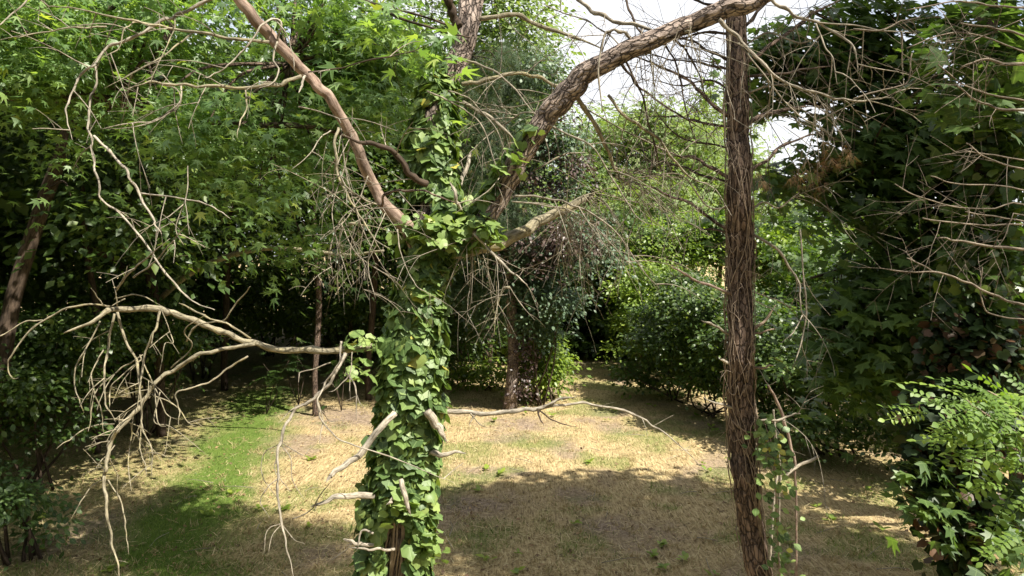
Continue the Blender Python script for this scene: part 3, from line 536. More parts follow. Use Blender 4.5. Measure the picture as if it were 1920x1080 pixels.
# ivy on the trunk
def ivy_on(path, rad, y0, y1, dens, size, off_fun, tint_hi=.96, face=None):
    """leaves over a stem between two pixel rows; off_fun(py)->(left px, right px) outline of the ivy"""
    pos = []; nr = []; tip = []; sc = []; ti = []
    Lz = path[:, 2]; d = path[:, 1]; pyv = 540 - FPX * np.tan(np.arctan2(Lz - CAM_H, d) + PITCH)
    idx = np.where((pyv > y0) & (pyv < y1))[0]; n = int(dens)
    for _ in range(n):
        k = idx[RS.randint(len(idx))]; L_, R_ = off_fun(pyv[k]); dd = path[k, 1]
        xl = (L_ - 960) / FPX * dd; xr = (R_ - 960) / FPX * dd; cx = (xl + xr) / 2; hw = (xr - xl) / 2 * (.76 + .24 * RS.rand() + .10 * (RS.rand() < .1))
        th = RS.rand() * 2 * math.pi; rr = hw * (.93 + .12 * RS.randn() * .5)
        o = np.array((math.cos(th), math.sin(th) * .9, 0)); ctr = np.array((cx, path[k, 1], path[k, 2]))
        pos.append(ctr + o * np.array((rr, max(rad[k] * 1.1, rr * .8), 0)) + np.array((0, 0, RS.randn() * .01)))
        nr.append(o + np.array((0, 0, .5)) + RS.randn(3) * .42); tip.append(np.array((RS.randn() * .5, RS.randn() * .3, -1)) + o * .25)
        sc.append(size * (.45 + .85 * RS.rand())); ti.append(RS.rand() * .89 if RS.rand() < .985 else .96)
    return np.array(pos), frames(np.array(nr), np.array(tip)), np.array(sc), np.array(ti)
def outl(tab):
    t = np.array(tab, float); return lambda y: (np.interp(y, t[:, 0], t[:, 1]), np.interp(y, t[:, 0], t[:, 2]))
o1 = outl([(430, 745, 885), (480, 752, 850), (550, 738, 838), (650, 712, 838), (750, 700, 832), (850, 692, 824), (950, 668, 815), (1080, 655, 808), (1250, 640, 800), (1600, 640, 790)])
o2 = outl([(110, 815, 850), (140, 785, 858), (200, 782, 862), (250, 762, 858), (300, 752, 858), (350, 775, 862), (400, 750, 900), (440, 745, 905)])
P1 = ivy_on(trunk_path, trunk_rad, 440, 1180, 5600, .066, o1); P2 = ivy_on(lead_path, lead_rad, 120, 445, 2100, .058, o2)
P3 = ivy_on(rl_path, rl_rad, 240, 470, 300, .052, outl([(240, 985, 1015), (300, 930, 975), (350, 905, 945), (400, 880, 925), (470, 800, 900)]))
pos, Rm, sc, ti = [np.concatenate(z) for z in zip(P1, P2, P3)]
# leave the bark bare low on the front of the trunk and through a few gaps in the ivy
px = 960 + FPX * pos[:, 0] / pos[:, 1]; py = 540 - FPX * np.tan(np.arctan2(pos[:, 2] - CAM_H, pos[:, 1]) + PITCH)
bare = ((px > 712) & (px < 762) & (py > 975)) | ((fbm(pos * 7, 91, 2) < .27) & (py < 430)) | ((px > 785) & (px < 812) & (py > 290) & (py < 345) & (RS.rand(len(px)) < .8)) | ((px > 795) & (px < 820) & (py > 195) & (py < 235))
front = pos[:, 1] < np.interp(py, [120, 440, 1080], [4.45, 4.3, 4.3]); keep = ~(bare & front)
pos, Rm, sc, ti = pos[keep], Rm[keep], sc[keep], ti[keep]
fr = (np.abs(py[keep] - 540) < 560) * (4.6 - pos[:, 1]) * sc; k = np.argsort(-fr)[:300]; msk = np.zeros(len(pos), bool); msk[k] = True
leaf_objects('ivy_leaf', T_ivy, pos[msk], Rm[msk], sc[msk], ti[msk], M_ivy, ivt, .35)
leaf_cloud('ivy_foliage', T_ivy, pos[~msk], Rm[~msk], sc[~msk], ti[~msk], M_ivy, ivt, .35)
# small loose sprays of ivy: on the left branch, at the fork, along the foot of the trunk
sp = [blob(690, 640, 4.1, 35, 16, .08), blob(672, 690, 4.0, 22, 16, .05), blob(905, 430, 4.1, 35, 30, .12), blob(960, 300, 4.0, 22, 40, .08), blob(800, 1010, 4.1, 28, 50, .1), blob(830, 1040, 4.1, 30, 25, .1), blob(850, 425, 4.15, 95, 22, .18), blob(1000, 235, 4.0, 12, 18, .05), blob(765, 945, 4.05, 40, 35, .05), blob(815, 420, 4.1, 70, 35, .15)]
p_, r2, s2, t2, _ = foliage(sp, 75, 6, (.035, .035, .03), .05, power=.6); leaf_cloud('ivy_foliage', T_ivy, p_, r2, s2, np.clip(t2 * .5 + .45, 0, .95), M_ivy, ivt)
# ivy stems creeping up the bark
for i in range(14):
    th = -math.pi / 2 + RS.randn() * .8; pth = []
    for k in range(40, len(trunk_path), 9):
        th += RS.randn() * .08; pth.append(trunk_path[k] + np.array((math.cos(th), math.sin(th), 0)) * trunk_rad[k] * 1.06)
    MB().tube(cat(pth, 2), .006 + .006 * RS.rand(), 5).build('ivy_stem', M_vine, ivt)
# living crown far above the frame: throws the shade on the left of the clearing
crown(ivt, T_tuft, [(np.array((.2, 4.0, 11.2)), np.array((1.8, 1.3, 1.1)))], 200, 22, (.22, .22, .16), .16, M_needle, name='crown', limbs=([lead_path[-1], rl_path[-1], ll_path[-1]], 10, .05), lmat=M_barkdk)

# ================================================================== pine on the right, wrapped in dry vines
pb = P(1500, 1519, 5.5); pb[2] = -.05
pine = thing('pine_tree', 'tall brown pine trunk wrapped in dry vine stems with dead side branches', 'tree', pb)
q, r_ = tr([(1500, 1520, 78), (1462, 1300, 66), (1432, 1130, 58), (1420, 1060, 56), (1408, 980, 56), (1398, 900, 56), (1391, 830, 57), (1388, 750, 57), (1387, 650, 55), (1388, 550, 54), (1388, 450, 52), (1386, 350, 50), (1384, 250, 48), (1382, 150, 46), (1380, 60, 42), (1378, -40, 40), (1372, -300, 34), (1365, -700, 26), (1360, -1000, 14)], 5.5, 5.5)
pp, pr = resample(q, r_, .025); MB().tube(pp, pr, 64, .30, 24, seed=21).build('trunk', M_barkdk, pine)
rowof = lambda Z_, D_: 540 - FPX * np.tan(np.arctan2(Z_ - CAM_H, D_) + PITCH)
prow = rowof(pp[:, 2], pp[:, 1])
for i in range(36):
    a, b_ = sorted(RS.rand(2) * 1500 - 100); b_ = max(b_, a + 200)
    if RS.rand() < .6: b_ = min(b_, 1000)
    idx = np.where((prow > a) & (prow < b_))[0][::3]
    if len(idx) < 6: continue
    th = RS.rand() * 2 * math.pi if i % 3 else -math.pi / 2 + RS.randn() * .9; w = 0; pth = []
    rr0 = 1.03 + RS.rand() * .12
    for k in idx:
        w = w * .9 + RS.randn() * .05; th += w; pth.append(pp[k] + np.array((math.cos(th), math.sin(th), 0)) * pr[k] * (rr0 + .04 * RS.randn()))
    o = MB().tube(cat(pth, 2), .0025 + .005 * RS.rand() ** 2, 4, cap=False).build('vine_stem', M_vine, pine)
    mb = MB()
    for _ in range(3):
        k = RS.randint(len(pth)); s = unit(pth[k] - np.interp(0, [0, 1], [0, 0]) - np.array((pp[idx[k]][0], pp[idx[k]][1], pth[k][2])))
        grow(mb, pth[k], s * .9 + RS.randn(3) * .8, .06 + .14 * RS.rand(), .0022, 1.1, .8, 1, i, 3, 2)
    mb.build('tendril', M_vine, o, kind='stuff')
for i in range(16):   # collapsed tangles hugging the bark
    k = np.argmin(np.abs(prow - (80 + 1000 * RS.rand()))); th = -math.pi / 2 + RS.randn() * 1.1; pth = []
    for j in range(14):
        th += .17 * (1 if i % 2 else -1) + RS.randn() * .15; k = max(2, min(len(pp) - 2, k + RS.randint(-3, 5))); pth.append(pp[k] + np.array((math.cos(th), math.sin(th), 0)) * pr[k] * 1.14)
    MB().tube(cat(pth, 3), .003 + .002 * RS.rand(), 4, cap=False).build('vine_stem', M_vine, pine)
PB = [([(1380, 66), (1320, 60), (1285, 72), (1240, 60)], 9, 4, 6, M_dk, 5.8), ([(1375, 118), (1330, 95), (1300, 76), (1270, 70)], 10, 5, 4, M_dk, 5.8), ([(1375, 132), (1310, 118), (1260, 112), (1200, 95)], 7, 3, 6, M_dk, 5.9), ([(1380, 228), (1335, 195), (1310, 170), (1290, 147), (1230, 122), (1170, 100)], 13, 5, 8, M_barkdk, 5.7), ([(1380, 240), (1320, 232), (1280, 220), (1220, 215)], 9, 4, 7, M_barkdk, 6.),
      ([(1385, 145), (1450, 140), (1510, 130), (1565, 125)], 9, 4, 5, M_dk, 5.9), ([(1390, 125), (1430, 95), (1470, 65), (1520, 30), (1580, -5)], 12, 9, 5, M_barkdk, 5.9), ([(1385, 60), (1420, 25), (1445, -5)], 11, 9, 2, M_dk, 5.9), ([(1390, 240), (1430, 215), (1470, 205), (1520, 200)], 15, 7, 4, M_barkdk, 5.9), ([(1395, 325), (1440, 300), (1470, 272), (1530, 250)], 12, 6, 4, M_barkdk, 6.),
      ([(1380, 340), (1330, 312), (1300, 296), (1260, 288), (1200, 250)], 13, 5, 8, M_barkdk, 5.7), ([(1380, 345), (1320, 330), (1270, 310), (1200, 300)], 9, 4, 7, M_dk, 5.9), ([(1380, 440), (1330, 408), (1290, 380), (1240, 360), (1190, 340)], 12, 5, 8, M_barkdk, 5.7), ([(1375, 436), (1320, 428), (1290, 420)], 8, 4, 4, M_dk, 5.9), ([(1395, 430), (1450, 462), (1480, 500), (1500, 530), (1500, 575), (1508, 600)], 10, 3, 3, M_twig, 5.4),
      ([(1375, 552), (1310, 528), (1285, 515), (1258, 498)], 9, 6, 1, M_limb, 5.3), ([(1370, 628), (1340, 612), (1314, 600)], 9, 6, 0, M_twig, 5.3), ([(1375, 684), (1360, 678), (1348, 674)], 12, 7, 0, M_pale, 5.3), ([(1375, 765), (1345, 757), (1320, 746)], 8, 5, 0, M_pale, 5.3), ([(1400, 692), (1430, 688), (1452, 684)], 10, 4, 0, M_vine, 5.4), ([(1400, 622), (1430, 605), (1455, 572)], 12, 5, 0, M_vine, 5.5),
      ([(1400, 632), (1430, 622), (1455, 616)], 8, 4, 0, M_vine, 5.5), ([(1400, 788), (1450, 788), (1475, 782), (1502, 774)], 8, 6, 2, M_twig, 5.5), ([(1500, 430), (1510, 570), (1505, 630), (1485, 690)], 5, 4, 2, M_twig, 5.3), ([(1505, 590), (1490, 620), (1462, 645)], 4, 3, 0, M_pale, 5.3), ([(1405, 560), (1440, 575), (1462, 592)], 4, 3, 0, M_pale, 5.3), ([(1405, 545), (1450, 560), (1490, 578)], 4, 3, 1, M_pale, 5.3),
      ([(1395, 700), (1420, 690), (1440, 720), (1460, 712)], 3, 2, 0, M_pale, 5.3), ([(1385, 20), (1320, 5), (1290, -10)], 9, 6, 3, M_dk, 5.8), ([(1380, 180), (1330, 150), (1280, 160), (1220, 150)], 7, 3, 7, M_dk, 5.9), ([(1380, 285), (1340, 270), (1270, 255), (1210, 180)], 7, 3, 7, M_dk, 5.9), ([(1390, 180), (1440, 160), (1500, 165), (1560, 210)], 7, 3, 6, M_twig, 5.4), ([(1390, 90), (1440, 60), (1500, 80), (1560, 60)], 6, 3, 5, M_twig, 5.3),
      ([(1380, 380), (1330, 390), (1280, 330), (1220, 330)], 6, 3, 6, M_twig, 5.3), ([(1385, 410), (1430, 380), (1460, 390), (1500, 360)], 6, 3, 4, M_twig, 5.5)]
for p, w0, w1, k, m, d1 in PB: branch(pine, p, 5.5, d1, w0, w1, mat=m, tw=k, tl=.55, trr=.0036, droop=.5, lvl=1, kids=4, sides=7, tmat=M_twig if m is M_twig else M_dk, curl=.35)
crown(pine, T_tuft, [(np.array((3.8, 4.6, 13.0)), np.array((1.7, 1.4, 1.6)))], 260, 24, (.25, .25, .18), .22, M_needle, limbs=([pp[-1], pp[-60]], 12, .05), lmat=M_barkdk)
for (x_, y_) in ((1495, 335), (1500, 320), (1533, 325), (1540, 300), (1590, 285), (1552, 275), (1430, 335), (1528, 350), (1575, 300)):   # withered needle tassels
    c_ = P(x_, y_, 5.2); n_ = 9; leaf_cloud('dead_needles', T_tuft, c_ + RS.randn(n_, 3) * (.025, .03, .04), frames(RS.randn(n_, 3), np.array((0, 0, -1)) + RS.randn(n_, 3) * .25), .07 + .05 * RS.rand(n_), RS.rand(n_), M_dead, pine)
    MB().tube(cat([c_ + (.02, .0, .03), c_ + (.1 * RS.randn(), .1, .28), c_ + (-.15, .25, .5)], 4), .0035, 4).build('branch', M_twig, pine)
# climbing vine with rounded leaves beside the pine's foot
gv = thing('climbing_vine', 'green leafy vine hanging on the right flank of the pine trunk', 'vine', G(1500, 1500) * 0 + np.array((2.35, 5.35, 0)))
q = [np.array((2.35, 5.35, 0)), P(1470, 1250, 5.35), P(1462, 1080, 5.3), P(1456, 960, 5.3), P(1452, 880, 5.3), P(1446, 830, 5.35), P(1432, 790, 5.4)]
gvp = cat(q, 8); MB().tube(gvp, np.linspace(.008, .003, len(gvp)), 5).build('stem', M_vine, gv)
pos = []; 
for _ in range(190):
    k = RS.randint(12, len(gvp)); w = np.interp(k, [12, 40, len(gvp)], [.11, .09, .06]); pos.append(gvp[k] + RS.randn(3) * np.array((w, .06, .05)) * .8)
pos = np.array(pos); N = len(pos)
leaf_objects('leaf', T_ov if False else ov(.38), pos, frames(np.array((-.1, -.7, .8)) + RS.randn(N, 3) * .35, np.array((.3, 0, -.6)) + RS.randn(N, 3) * .5), .045 + .035 * RS.rand(N), RS.rand(N), M_ivy, gv)
# dead sticks standing in the grass by the pine
for lab, pts, dd in [('thin bare brown stick leaning upright beside the pine', [(1440, 722, 4), (1455, 750, 6), (1470, 790, 7), (1483, 835, 6), (1490, 870, 5), (1493, 930, 4)], (6.6, 6.6)), ('short straight grey stick standing next to the pine trunk', [(1450, 768, 4), (1452, 800, 5), (1460, 850, 5), (1462, 920, 4)], (6.2, 6.2)), ('broken pale stick slanting up to the right behind the pine', [(1455, 905, 5), (1490, 880, 7), (1536, 855, 7)], (6.4, 6.6))]:
    t = thing('dead_stick', lab, 'stick', P(pts[-1][0], pts[-1][1], dd[0])); q, r_ = tr(pts, *dd)
    if 'broken' not in lab: q = np.vstack([q, [q[-1][0] + .05, q[-1][1], 0.0]]); r_ = np.append(r_, r_[-1])
    else: q = np.vstack([[[2.35, 6.1, 0.0], [2.4, 6.2, 1.6]], q]); r_ = np.concatenate([[r_[0], r_[0]], r_])
    o = MB().tube(cat(np.column_stack([q, r_]), 2)[:, :3], cat(np.column_stack([q, r_]), 2)[:, 3], 7, .1, 60).build('stem', M_limb if 'brown' in lab else M_twig, t); twigs(o, q[:len(q) - 2], 3, .12, .002, M_twig, lvl=0)

# ================================================================== off-frame tree on the right whose dead branches reach in
dt = thing('bare_branched_pine', 'tree just past the right edge reaching thin dead twigs across the maple', 'tree', (4.0, 4.0, 0))
q = cat([(4.0, 4.0, -.05), (3.95, 4.0, 4), (3.9, 4.1, 8), (3.9, 4.1, 11.5)], 12); MB().tube(q, np.linspace(.17, .06, len(q)), 20, .25, 24, seed=4).build('trunk', M_barkdk, dt)
RB = [([(1930, 302), (1870, 292), (1808, 282)], 4, 3, 2), ([(1930, 318), (1880, 308), (1840, 290), (1812, 268)], 5, 3, 2), ([(1930, 358), (1870, 348), (1800, 346), (1745, 330)], 4, 3, 3), ([(1930, 420), (1850, 422), (1780, 417), (1730, 410)], 5, 4, 3), ([(1930, 416), (1880, 408), (1810, 398)], 4, 3, 2), ([(1900, 380), (1850, 392), (1780, 385), (1720, 368), (1678, 346)], 4, 3, 3), ([(1930, 468), (1850, 462), (1800, 452), (1760, 445)], 9, 4, 3),
      ([(1940, 578), (1880, 560), (1835, 540), (1790, 520), (1750, 510), (1700, 511), (1668, 505)], 7, 4, 3), ([(1752, 511), (1725, 495), (1700, 484)], 4, 3, 1), ([(1930, 208), (1880, 205), (1840, 192), (1795, 160)], 8, 4, 4), ([(1930, 118), (1880, 120), (1840, 112), (1800, 128)], 10, 4, 3), ([(1900, 60), (1850, 50), (1800, 43)], 6, 4, 2), ([(1930, 14), (1860, 12), (1800, 2), (1700, 20)], 6, 3, 4), ([(1930, 30), (1860, 60), (1820, 80)], 3, 3, 2),
      ([(1930, 190), (1850, 175), (1810, 160), (1760, 120)], 5, 3, 4), ([(1900, 400), (1880, 450), (1850, 480)], 3, 2, 2), ([(1600, 186), (1650, 170), (1700, 155), (1710, 100)], 5, 3, 3), ([(1600, 55), (1650, 56), (1690, 40), (1726, 31)], 5, 3, 3), ([(1930, 100), (1800, 60), (1700, 90)], 4, 3, 4), ([(1860, 590), (1840, 560), (1842, 500)], 4, 3, 1)]
for p, w0, w1, k in RB:
    if p[0][0] < 1900: p = [(1935, p[0][1] + 10)] + p if p[0][0] > 1800 else p
    path, rad = tr(p, 3.4, 3.4, w0, w1)
    if p[0][0] > 1880: path = np.vstack([[path[0] + np.array((1.2, .6, -.1))], path]); rad = np.append(rad[0] * 1.5, rad)
    o = MB().tube(path, rad * .8, 6, .1, 60).build('branch', M_shtwig, dt); twigs(o, path, k + 1, .3, .0018, M_shtwig, droop=.3, lvl=1, kids=3, t0=.3)
crown(dt, T_tuft, [(np.array((4.6, 4.2, 11)), np.array((2.6, 2.2, 2.)))], 300, 24, (.25, .25, .18), .17, M_needle, limbs=([q[-1]], 8, .04), lmat=M_barkdk)

# ================================================================== trees
def simple_trunk(root, pts, d0, d1, mat, sides=14, rough=.2, name='trunk'):
    q, r_ = tr(pts, d0, d1); q, r_ = resample(q, r_, .12); MB().tube(q, r_, sides, rough, 14, seed=RS.randint(60)).build(name, mat, root); return q
# big silver maple on the left (trunk outside the frame)
sm = thing('silver_maple', 'large silver maple filling the upper left with sunlit leaves', 'tree', (-7.6, 8.4, 0))
q = cat([(-7.6, 8.4, -.05), (-7.5, 8.4, 3), (-7.2, 8.5, 6), (-6.8, 8.8, 9), (-6, 9, 12)], 10); MB().tube(q, np.linspace(.34, .15, len(q)), 24, .2, 14, seed=2).build('trunk', M_barkdk, sm)
for pts in ([(-60, 172, 34), (0, 176, 31), (110, 180, 28), (230, 192, 24), (330, 215, 20), (450, 232, 16), (560, 235, 12), (640, 250, 8)], [(230, 190, 12), (290, 110, 14), (330, 20, 12), (350, -60, 10)], [(-20, 60, 14), (70, 50, 12), (180, 30, 10), (270, -20, 8)]):
    path, rad = tr(pts, 8.0, 7.6); path = np.vstack([[(-7.2, 8.4, path[0][2] - .5)], path]) if pts[0][0] < 0 else path; rad = np.append(rad[0], rad) if pts[0][0] < 0 else rad
    MB().tube(path, rad, 12, .15, 20).build('limb', M_barkdk, sm)
sb = [blob(120, 60, 8, 200, 150, 1.4), blob(330, 90, 7.6, 180, 130, 1.3), blob(560, 90, 7.8, 170, 130, 1.3), blob(750, 60, 8.6, 130, 130, 1.2), blob(640, 250, 8, 120, 110, 1.0), blob(420, 240, 7.6, 140, 70, 1.), blob(120, 180, 8.4, 160, 70, 1.), blob(540, 350, 7.8, 100, 80, .8), blob(560, 430, 8.0, 80, 40, .6), blob(420, 330, 7.2, 30, 16, .2), blob(110, 300, 7.4, 32, 22, .2), blob(760, 180, 8.8, 80, 80, .8),
      blob(250, -160, 8.4, 420, 140, 1.6),  blob(-150, 60, 8, 150, 260, 2.0)]
crown(sm, T_silver2, sb, 2100, 15, (.20, .20, .10), .100, M_silver, indiv=300, tpl_i=T_silver, droop=.5, lumps=9, power=.4, limbs=([q[-1], q[-12], np.array((-4.5, 8, 6.3)), np.array((-2.5, 7.8, 6.6))], 45, .025), lmat=M_barkdk, gap=.30)

bp_, br_ = tr([(520, -120), (620, -40), (720, 20), (800, 50), (880, 70)], 4.6, 4.0, 9, 3)
MB().tube(bp_, br_, 6).build('bough', M_dk, sm)
crown(sm, T_silver, [blob(830, 70, 4.05, 60, 26, .14), blob(880, 60, 4.0, 35, 20, .08), blob(740, 40, 4.3, 60, 30, .2), blob(835, 100, 4.05, 40, 14, .08)], 20, 7, (.08, .08, .05), .085, M_silver, name='foliage', droop=.5)
# dark woodland on the left
LT = [('dark trunk leaning right under the leaves at the far left', [(-20, 860, 30), (10, 650, 32), (30, 540, 32), (75, 400, 30), (110, 300, 28), (150, 180, 24), (180, 60, 20)], 12.2, M_dk), ('slim dark sapling trunk rising behind the long dead branch', [(590, 700, 12), (595, 640, 13), (598, 560, 13), (592, 480, 12), (588, 420, 10), (590, 300, 8)], 18.5, M_barkdk),
      ('shadowed tree with a low arching mossy bough', [(300, 720, 20), (290, 560, 22), (250, 400, 20), (200, 250, 18), (180, 100, 12)], 16.5, M_dk), ('dark straight trunk deep in the wood left of the track', [(420, 690, 14), (425, 560, 14), (430, 420, 12), (440, 250, 10)], 22, M_dk), ('dim slender trunk nearest the lower left corner of the wood', [(180, 790, 14), (185, 620, 14), (160, 450, 12), (150, 250, 10)], 15, M_dk),
      ('dark trunk beside the brushwood behind the ivy tree', [(690, 690, 12), (700, 560, 14), (705, 420, 12), (700, 250, 10)], 20.5, M_dk)]
for lab, pts, d, m in LT:
    b0 = P(pts[0][0], pts[0][1], d); b0[2] = -.05; t = thing('woodland_tree', lab, 'tree', b0, 'dark trees of the wood on the left')
    path, rad = tr(pts, d, d); path = np.vstack([[b0], path]) if path[0][2] > .1 else path; rad = np.append(rad[0] * 1.1, rad) if len(path) > len(rad) else rad
    path, rad = resample(path, rad, .15); MB().tube(path, rad, 12, .15, 14, seed=RS.randint(40)).build('trunk', m, t); top = path[-1]
    if 'arching' in lab:
        for pts2, mm in (([(300, 560, 12), (360, 510, 14), (430, 480, 13), (500, 465, 11), (580, 470, 9), (650, 478, 7), (720, 470, 5)], M_lich), ([(230, 500, 16), (180, 470, 14), (160, 480, 10)], M_dk)):
            q2, r2_ = tr(pts2, 16.5, 15); MB().tube(q2, r2_, 9, .15, 14).build('bough', mm, t)
    xx, yy = top[0], top[1]
    bl_ = [(np.array((xx + RS.randn() * .8, yy + RS.randn() * 1.2, 6.5 + 1.3 * k)), np.array((2.6, 2.6, 1.3))) for k in range(4)] + [(np.array((xx + 1, yy, 5.0)), np.array((1.8, 2.0, .8)))]
    crown(t, T_kite, bl_, 420, 18, (.4, .4, .2), .17, M_under, limbs=([top, path[len(path) * 2 // 3]], 10, .03))
# hedge-like shrubs along the left edge
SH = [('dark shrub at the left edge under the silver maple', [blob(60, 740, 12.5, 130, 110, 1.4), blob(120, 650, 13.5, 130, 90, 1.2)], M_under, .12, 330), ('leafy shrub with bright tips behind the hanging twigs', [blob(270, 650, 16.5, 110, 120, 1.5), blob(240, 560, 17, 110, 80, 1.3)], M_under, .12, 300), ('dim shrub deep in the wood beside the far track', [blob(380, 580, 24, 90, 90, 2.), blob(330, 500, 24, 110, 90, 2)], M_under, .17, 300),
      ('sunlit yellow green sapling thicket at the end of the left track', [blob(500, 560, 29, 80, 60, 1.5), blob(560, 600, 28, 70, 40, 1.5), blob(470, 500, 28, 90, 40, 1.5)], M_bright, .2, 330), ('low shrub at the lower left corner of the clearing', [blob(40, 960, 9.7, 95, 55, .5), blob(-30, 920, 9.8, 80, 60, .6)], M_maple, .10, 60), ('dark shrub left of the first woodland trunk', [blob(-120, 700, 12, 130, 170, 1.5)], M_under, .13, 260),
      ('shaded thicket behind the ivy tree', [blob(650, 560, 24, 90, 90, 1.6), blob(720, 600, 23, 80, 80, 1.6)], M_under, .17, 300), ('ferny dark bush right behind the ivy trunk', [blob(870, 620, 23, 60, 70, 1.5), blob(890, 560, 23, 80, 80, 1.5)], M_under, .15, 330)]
def shrub(lab, bl_, m, size, n, name='shrub', grp=None, tpl=None, per=16):
    c0 = bl_[0][0].copy(); c0[2] = 0; t = thing(name, lab, 'shrub', c0, grp)
    cc = crown(t, tpl or T_ov, bl_, int(n * 1.25), per, (size * 1.5, size * 1.5, size * .8), size, m, name='foliage', lumps=13, power=.3)
    for i in range(7):
        e = cc[RS.randint(len(cc))]; s = c0 + np.array((RS.randn() * .2, RS.randn() * .2, 0)); q2 = cat([s, (s + e) / 2 + RS.randn(3) * .15, e], 5); MB().tube(q2, np.linspace(.03, .008, len(q2)), 5).build('stem', M_dk, t)
    return t
for lab, bl_, m, s, k in SH: shrub(lab, bl_, m, s, k)
# closing woodland masses
def mass(name, lab, boxes, n, size, m, tpl=T_sprig):
    pos = []
    w = np.array([abs((b[1] - b[0]) * (b[3] - b[2]) * (b[5] - b[4])) for b in boxes], float); w = w ** .8; w /= w.sum(); kk = RS.choice(len(boxes), n, p=w); bb = np.array(boxes, float)[kk]
    u = RS.rand(n, 3); pos = np.stack([bb[:, 0] + (bb[:, 1] - bb[:, 0]) * u[:, 0], bb[:, 2] + (bb[:, 3] - bb[:, 2]) * u[:, 1], bb[:, 4] + (bb[:, 5] - bb[:, 4]) * u[:, 2]], -1)
    top = bb[:, 5] - 1.6 * fbm(pos * np.array((.35, .35, 0)), 71, 2) * 2; pos[:, 2] = np.minimum(pos[:, 2], top + RS.rand(n) * .3)
    k = fbm(pos * .8, 5, 2) > .28; pos = pos[k]; n = len(pos)
    o = leaf_cloud(name, tpl, pos, frames(np.array((0, -.2, 1)) + RS.randn(n, 3) * .7, RS.randn(n, 3)), size * (.6 + .8 * RS.rand(n)), np.clip(.5 * RS.rand(n) + .7 * (fbm(pos * .5, 9, 2) - .1), 0, .99), m, None)
    return tag(o, lab, 'woodland')
mass('woodland_canopy', 'dense dark wood closing the left side beyond the trees', [(-26, -3, 30, 40, 0, 13), (-26, -11, 14, 30, 5, 12.5), (-26, -13, 12, 30, 0, 6), (-24, -9.5, 6, 14, 4, 12), (-24, -12, 3, 12, 0, 6), (-11, -4, 22, 30, 5.2, 12.5), (-8, 1.5, 27, 34, 0, 13), (-6.5, -1.5, 19.5, 25, 7.2, 11), (-20, -9, 18, 24, 4, 11), (-4, 1.2, 24, 30, 4.5, 10)], 66000, .55, M_under)

# ---- middle: slim tree with purple leaves, grey green bush, shrubs
mb0 = G(958, 768); mt = thing('purple_leaved_tree', 'slim tree with purple and green leaves standing in the sunny clearing', 'tree', mb0)
mq = simple_trunk(mt, [(956, 772, 34), (960, 720, 28), (962, 650, 24), (958, 560, 22), (955, 470, 20), (965, 380, 16), (985, 280, 12)], 19.4, 19.2, M_bark, 16, .25)
crown(mt, T_ov, [blob(1050, 280, 18.6, 55, 60, 1.), blob(1010, 350, 18.6, 60, 45, 1.), blob(985, 470, 18.6, 60, 40, 1.), blob(1060, 430, 18.6, 45, 50, .9)], 330, 16, (.24, .24, .14), .115, M_purple, limbs=([mq[-1], mq[len(mq) // 2], mq[-8]], 22, .03), lumps=6)
crown(mt, T_ov, [blob(1000, 300, 18.9, 90, 100, 1.2), blob(1000, 430, 18.9, 110, 70, 1.2), blob(1090, 480, 18.8, 70, 50, 1.), blob(1010, 160, 19.2, 70, 70, 1.)], 560, 16, (.26, .26, .14), .12, M_blue, lumps=7)
crown(mt, T_ov, [blob(975, 700, 19.2, 22, 60, .4), blob(985, 650, 19.2, 25, 40, .4)], 55, 12, (.12, .12, .10), .10, M_purple, name='foliage')
shrub('grey green bush spreading right of the slim purple tree', [blob(1010, 560, 19.6, 95, 45, 1.2), blob(900, 560, 20.5, 70, 50, 1.2), blob(960, 500, 20.5, 110, 60, 1.4), blob(1030, 560, 19.8, 55, 30, .8), blob(985, 610, 20, 55, 50, 1.)], M_blue, .12, 850)
shrub('bright green low shrub at the foot of the purple tree', [blob(1015, 680, 20.8, 50, 38, .8), blob(1000, 640, 21, 45, 40, .8), blob(985, 700, 20.6, 30, 18, .5)], M_bright, .15, 220, tpl=T_kite)
shrub('low plants under the dark gap left of the purple tree', [blob(920, 695, 22, 40, 20, .6), blob(870, 700, 22.5, 40, 18, .6)], M_bright, .15, 60, tpl=T_kite)
ct = thing('pale_green_tree', 'airy pale green tree rising behind the centre', 'tree', (-.9, 24, 0)); q = cat([(-.9, 24, -.05), (-.7, 24, 5), (-.5, 24, 12)], 10); MB().tube(q, np.linspace(.2, .06, len(q)), 12, .15, 14).build('trunk', M_barkdk, ct)
crown(ct, T_kite, [blob(960, 60, 23, 110, 110, 1.8), blob(900, 230, 23, 90, 120, 1.6), blob(960, 370, 23, 90, 90, 1.5), blob(820, 100, 24, 100, 160, 2), blob(930, -80, 23.5, 110, 80, 2), blob(740, 300, 24, 90, 120, 2), blob(1000, 180, 23, 60, 80, 1.)], 1500, 16, (.35, .35, .22), .19, M_far, limbs=([q[-1], q[-6], q[-10]], 30, .03))
cp = thing('conifer', 'dark green conifer behind the ivy stem and the arching limb', 'tree', (-2.4, 19, 0)); q = cat([(-2.4, 19, -.05), (-1.6, 19, 5), (-1.0, 19, 12)], 10); MB().tube(q, np.linspace(.14, .05, len(q)), 12, .15, 14).build('trunk', M_barkdk, cp)
crown(cp, T_tuft, [blob(910, 230, 18.6, 90, 110, 1.1), blob(920, 380, 18.6, 90, 60, 1.1), blob(950, 130, 18.8, 80, 60, 1.)], 600, 14, (.34, .34, .2), .26, M_needle, limbs=([q[-4], q[-8], q[-12]], 34, .02), lmat=M_dk)
